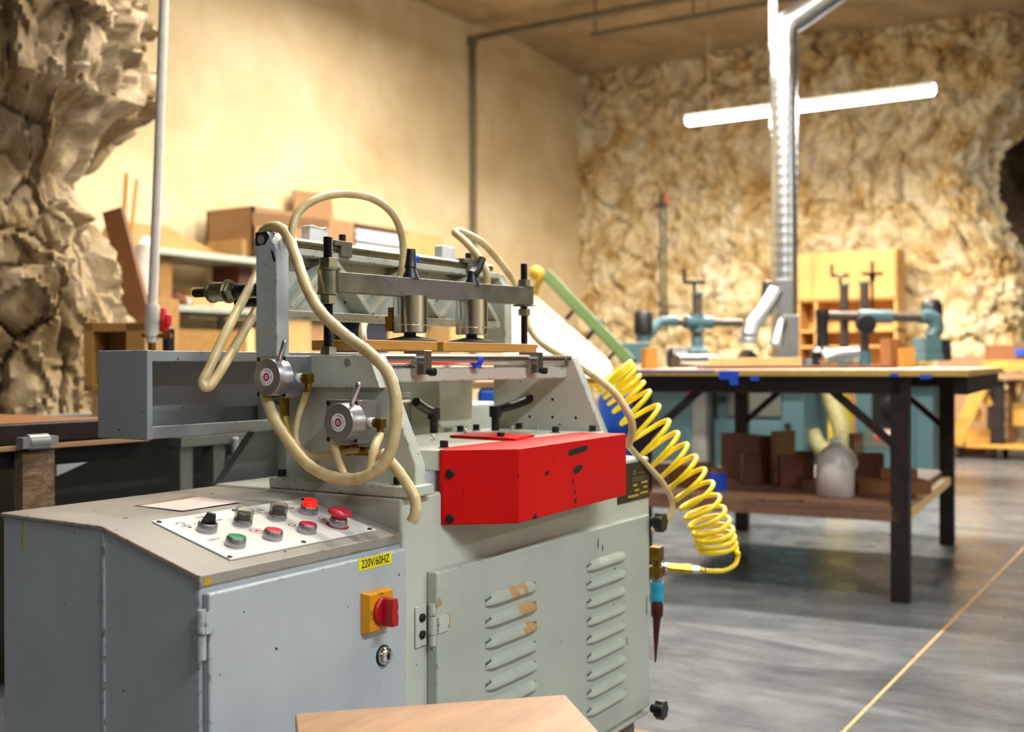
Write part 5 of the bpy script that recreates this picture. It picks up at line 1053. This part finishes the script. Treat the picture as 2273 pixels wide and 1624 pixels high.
def lean(name, p0, p1, w, h, mat, label, cat, group=None): m = MB(); m.bar(p0, p1, w, h, upv=fw); return solo(name, m, mat, label, cat, group, .004)
p1 = at(252, 468, 5.4); p0 = at(318, 730, 5.3); dn = (p0 - p1); p0 = p1 + dn * ((p1.z) / (p1.z - p0.z)); p0.z = .02
lean('plank', p0, p1, .10, .05, 'plank_wood', 'reddish brown plank leaning against the rock pillar', 'plank')
for i, (x0_, y0_, x1_, y1_, w) in enumerate(((281, 385, 268, 580, .026), (304, 398, 284, 580, .02))):
    p1 = at(x0_, y0_, 7.6); p0 = at(x1_, y1_, 7.4); dn = p0 - p1; p0 = p1 + dn * (p1.z / -dn.z); p0.z = .02
    lean('stick', p0, p1, w, .02, 'wood_board', ['thicker thin stick leaning behind the brown plank', 'slimmer thin stick leaning behind the brown plank'][i], 'stick', 'sticks leaning at the wall')
def crumple(c, r, seed, amp=.35, n=26):
    m = MB(); m.ball(c, r, n)
    for i, p in enumerate(m.v): d = p - c; k = 1 + amp * noise.noise(p * 9 + Vector((seed, 0, 0))) + amp * .6 * noise.noise(p * 23); m.v[i] = c + d * k
    return m
q = at(320, 625, 5.75); m = crumple(q, Vector((.07, .07, .22)), 1); 
for p in m.v: p.z = max(p.z, q.z - .25)
solo('plastic_bag', m, 'white_cloth', 'crumpled whitish plastic bag between plank and pole', 'bag', sharp=25)
q = at(250, 600, 5.75); m = crumple(q, Vector((.09, .09, .16)), 5); solo('dark_bag', m, 'navy', 'dark blue bag behind the brown plank', 'bag', sharp=25)
m = boxat(225, 345, 655, 760, 5.6, .4, z0=0); solo('bag_shelf', m, 'tan_board', 'tan board locker carrying the bags behind the plank', 'locker')
# particle-board box on its stand
Yb = 3.75; a, b = at(186, 868, Yb), at(322, 868, Yb); zt = at(186, 716, Yb).z; dd = Vector((b.x - a.x, b.y - a.y, 0)); L = dd.length; bk = Vector((-dd.y, dd.x, 0)).normalized()
t = thing('open_box', 'open fronted particle board box beside the rock pillar', 'box', (a.x, a.y, a.z)); M = frame((a.x, a.y, a.z), dd, bk, (0, 0, 1)); h = zt - a.z
for (x0_, x1_, z0_, z1_, y1_) in ((0, .032, 0, h, .22), (L - .065, L, 0, h, .22), (0, L, h - .03, h, .22), (0, L, 0, .02, .22)):
    m = MB(); m.M = M; m.box(x0_, x1_, 0, y1_, z0_, z1_); part('panel', m, 'tan_board', t, .002)
m = MB(); m.M = M; m.box(0, L, .15, .165, 0, h); part('back_panel', m, 'tan_board', t)
m = MB(); m.M = M; m.box(.02, L - .02, .02, .2, .745 - a.z, 0); part('stand', m, 'crate_wood', t)
# bench rail and things below it on the left
vb = 2.28; zt = onv(110, 938, vb).z; u0, u1 = -1.2, onv(235, 930, vb).x
t = thing('left_bench', 'dark edged bench running behind the machine on the left', 'bench', (u0 + 1, vb + .3, 0))
m = MB(); m.box(u0, u1 + .12, vb, vb + .06, zt - .042, zt); part('front_rail', m, 'dark_steel', t, .003); m = MB(); m.box(u0, u1 + .12, vb + .06, vb + .75, zt - .03, zt - .004); part('bench_top', m, 'brown_wood', t)
m = MB(); m.box(u0, u1 + .12, vb - .015, vb + .05, zt - .058, zt - .048); part('lower_lip', m, 'plywood', t); m = MB(); m.box(u0, u1 + .12, vb + .01, vb + .05, zt - .10, zt - .058); part('under_rail', m, 'black_steel', t)
for x in (u0 + .1, onv(88, 1000, vb).x - .28):
    m = MB(); m.box(x - .03, x + .03, vb + .02, vb + .08, 0, zt - .058); part('leg', m, 'dark_steel', t)
a, b = onv(50, 990, vb - .02), onv(121, 990, vb - .02); m = MB(); zz_ = zt - .062; nn_ = 12
for i in range(nn_): m.box(a.x, b.x, vb - .02 + random.uniform(-.004, .004), vb + .005, zz_ * i / nn_, zz_ * (i + 1) / nn_)
m = MB(); m.box(a.x, b.x, vb - .02, vb + .012, 0, zz_); solo('paper_sack', m, 'sack_paper', 'narrow brown paper covered board standing under the left bench', 'board')
q = onv(60, 982, vb - .03); m = MB(); m.cyl(q - Vector((.0, .0, .0)), q + Vector((.05, 0, 0)), .018, n=12); m.box(q.x - .02, q.x + .07, vb - .045, vb - .02, q.z - .012, q.z + .012); solo('rail_bracket', m, 'sheet_grey', 'small grey roller bracket under the left bench rail', 'bracket')
# open steel base in the shade behind
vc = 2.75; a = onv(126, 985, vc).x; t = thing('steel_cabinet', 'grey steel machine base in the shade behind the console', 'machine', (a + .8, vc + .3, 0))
m = MB(); p_ = [onv(126, 984, vc), onv(305, 974, vc), onv(126, 1056, vc)]; m.prism([(q.x, q.z) for q in p_], 'y', vc, vc + .012); part('gusset', m, 'paint_beam', t)  # lit part of the panel, shaped along the shadow's diagonal edge
m = MB(); m.box(a, a + 1.7, vc + .02, vc + .75, .725, .745); part('top_sheet', m, 'paint_beam', t)  # cover added to keep the space below dark
m = MB(); m.box(a, a + 1.7, vc + .70, vc + .72, 0, .725); part('back_sheet', m, 'paint_dark', t); m = MB(); m.box(a + 1.68, a + 1.7, vc + .05, vc + .7, 0, .725); part('side_sheet', m, 'paint_dark', t); m = MB(); m.box(a, a + .02, vc + .05, vc + .7, 0, .725); part('side_sheet', m, 'paint_dark', t)  # dark paint here puts the inside's shade into the colour
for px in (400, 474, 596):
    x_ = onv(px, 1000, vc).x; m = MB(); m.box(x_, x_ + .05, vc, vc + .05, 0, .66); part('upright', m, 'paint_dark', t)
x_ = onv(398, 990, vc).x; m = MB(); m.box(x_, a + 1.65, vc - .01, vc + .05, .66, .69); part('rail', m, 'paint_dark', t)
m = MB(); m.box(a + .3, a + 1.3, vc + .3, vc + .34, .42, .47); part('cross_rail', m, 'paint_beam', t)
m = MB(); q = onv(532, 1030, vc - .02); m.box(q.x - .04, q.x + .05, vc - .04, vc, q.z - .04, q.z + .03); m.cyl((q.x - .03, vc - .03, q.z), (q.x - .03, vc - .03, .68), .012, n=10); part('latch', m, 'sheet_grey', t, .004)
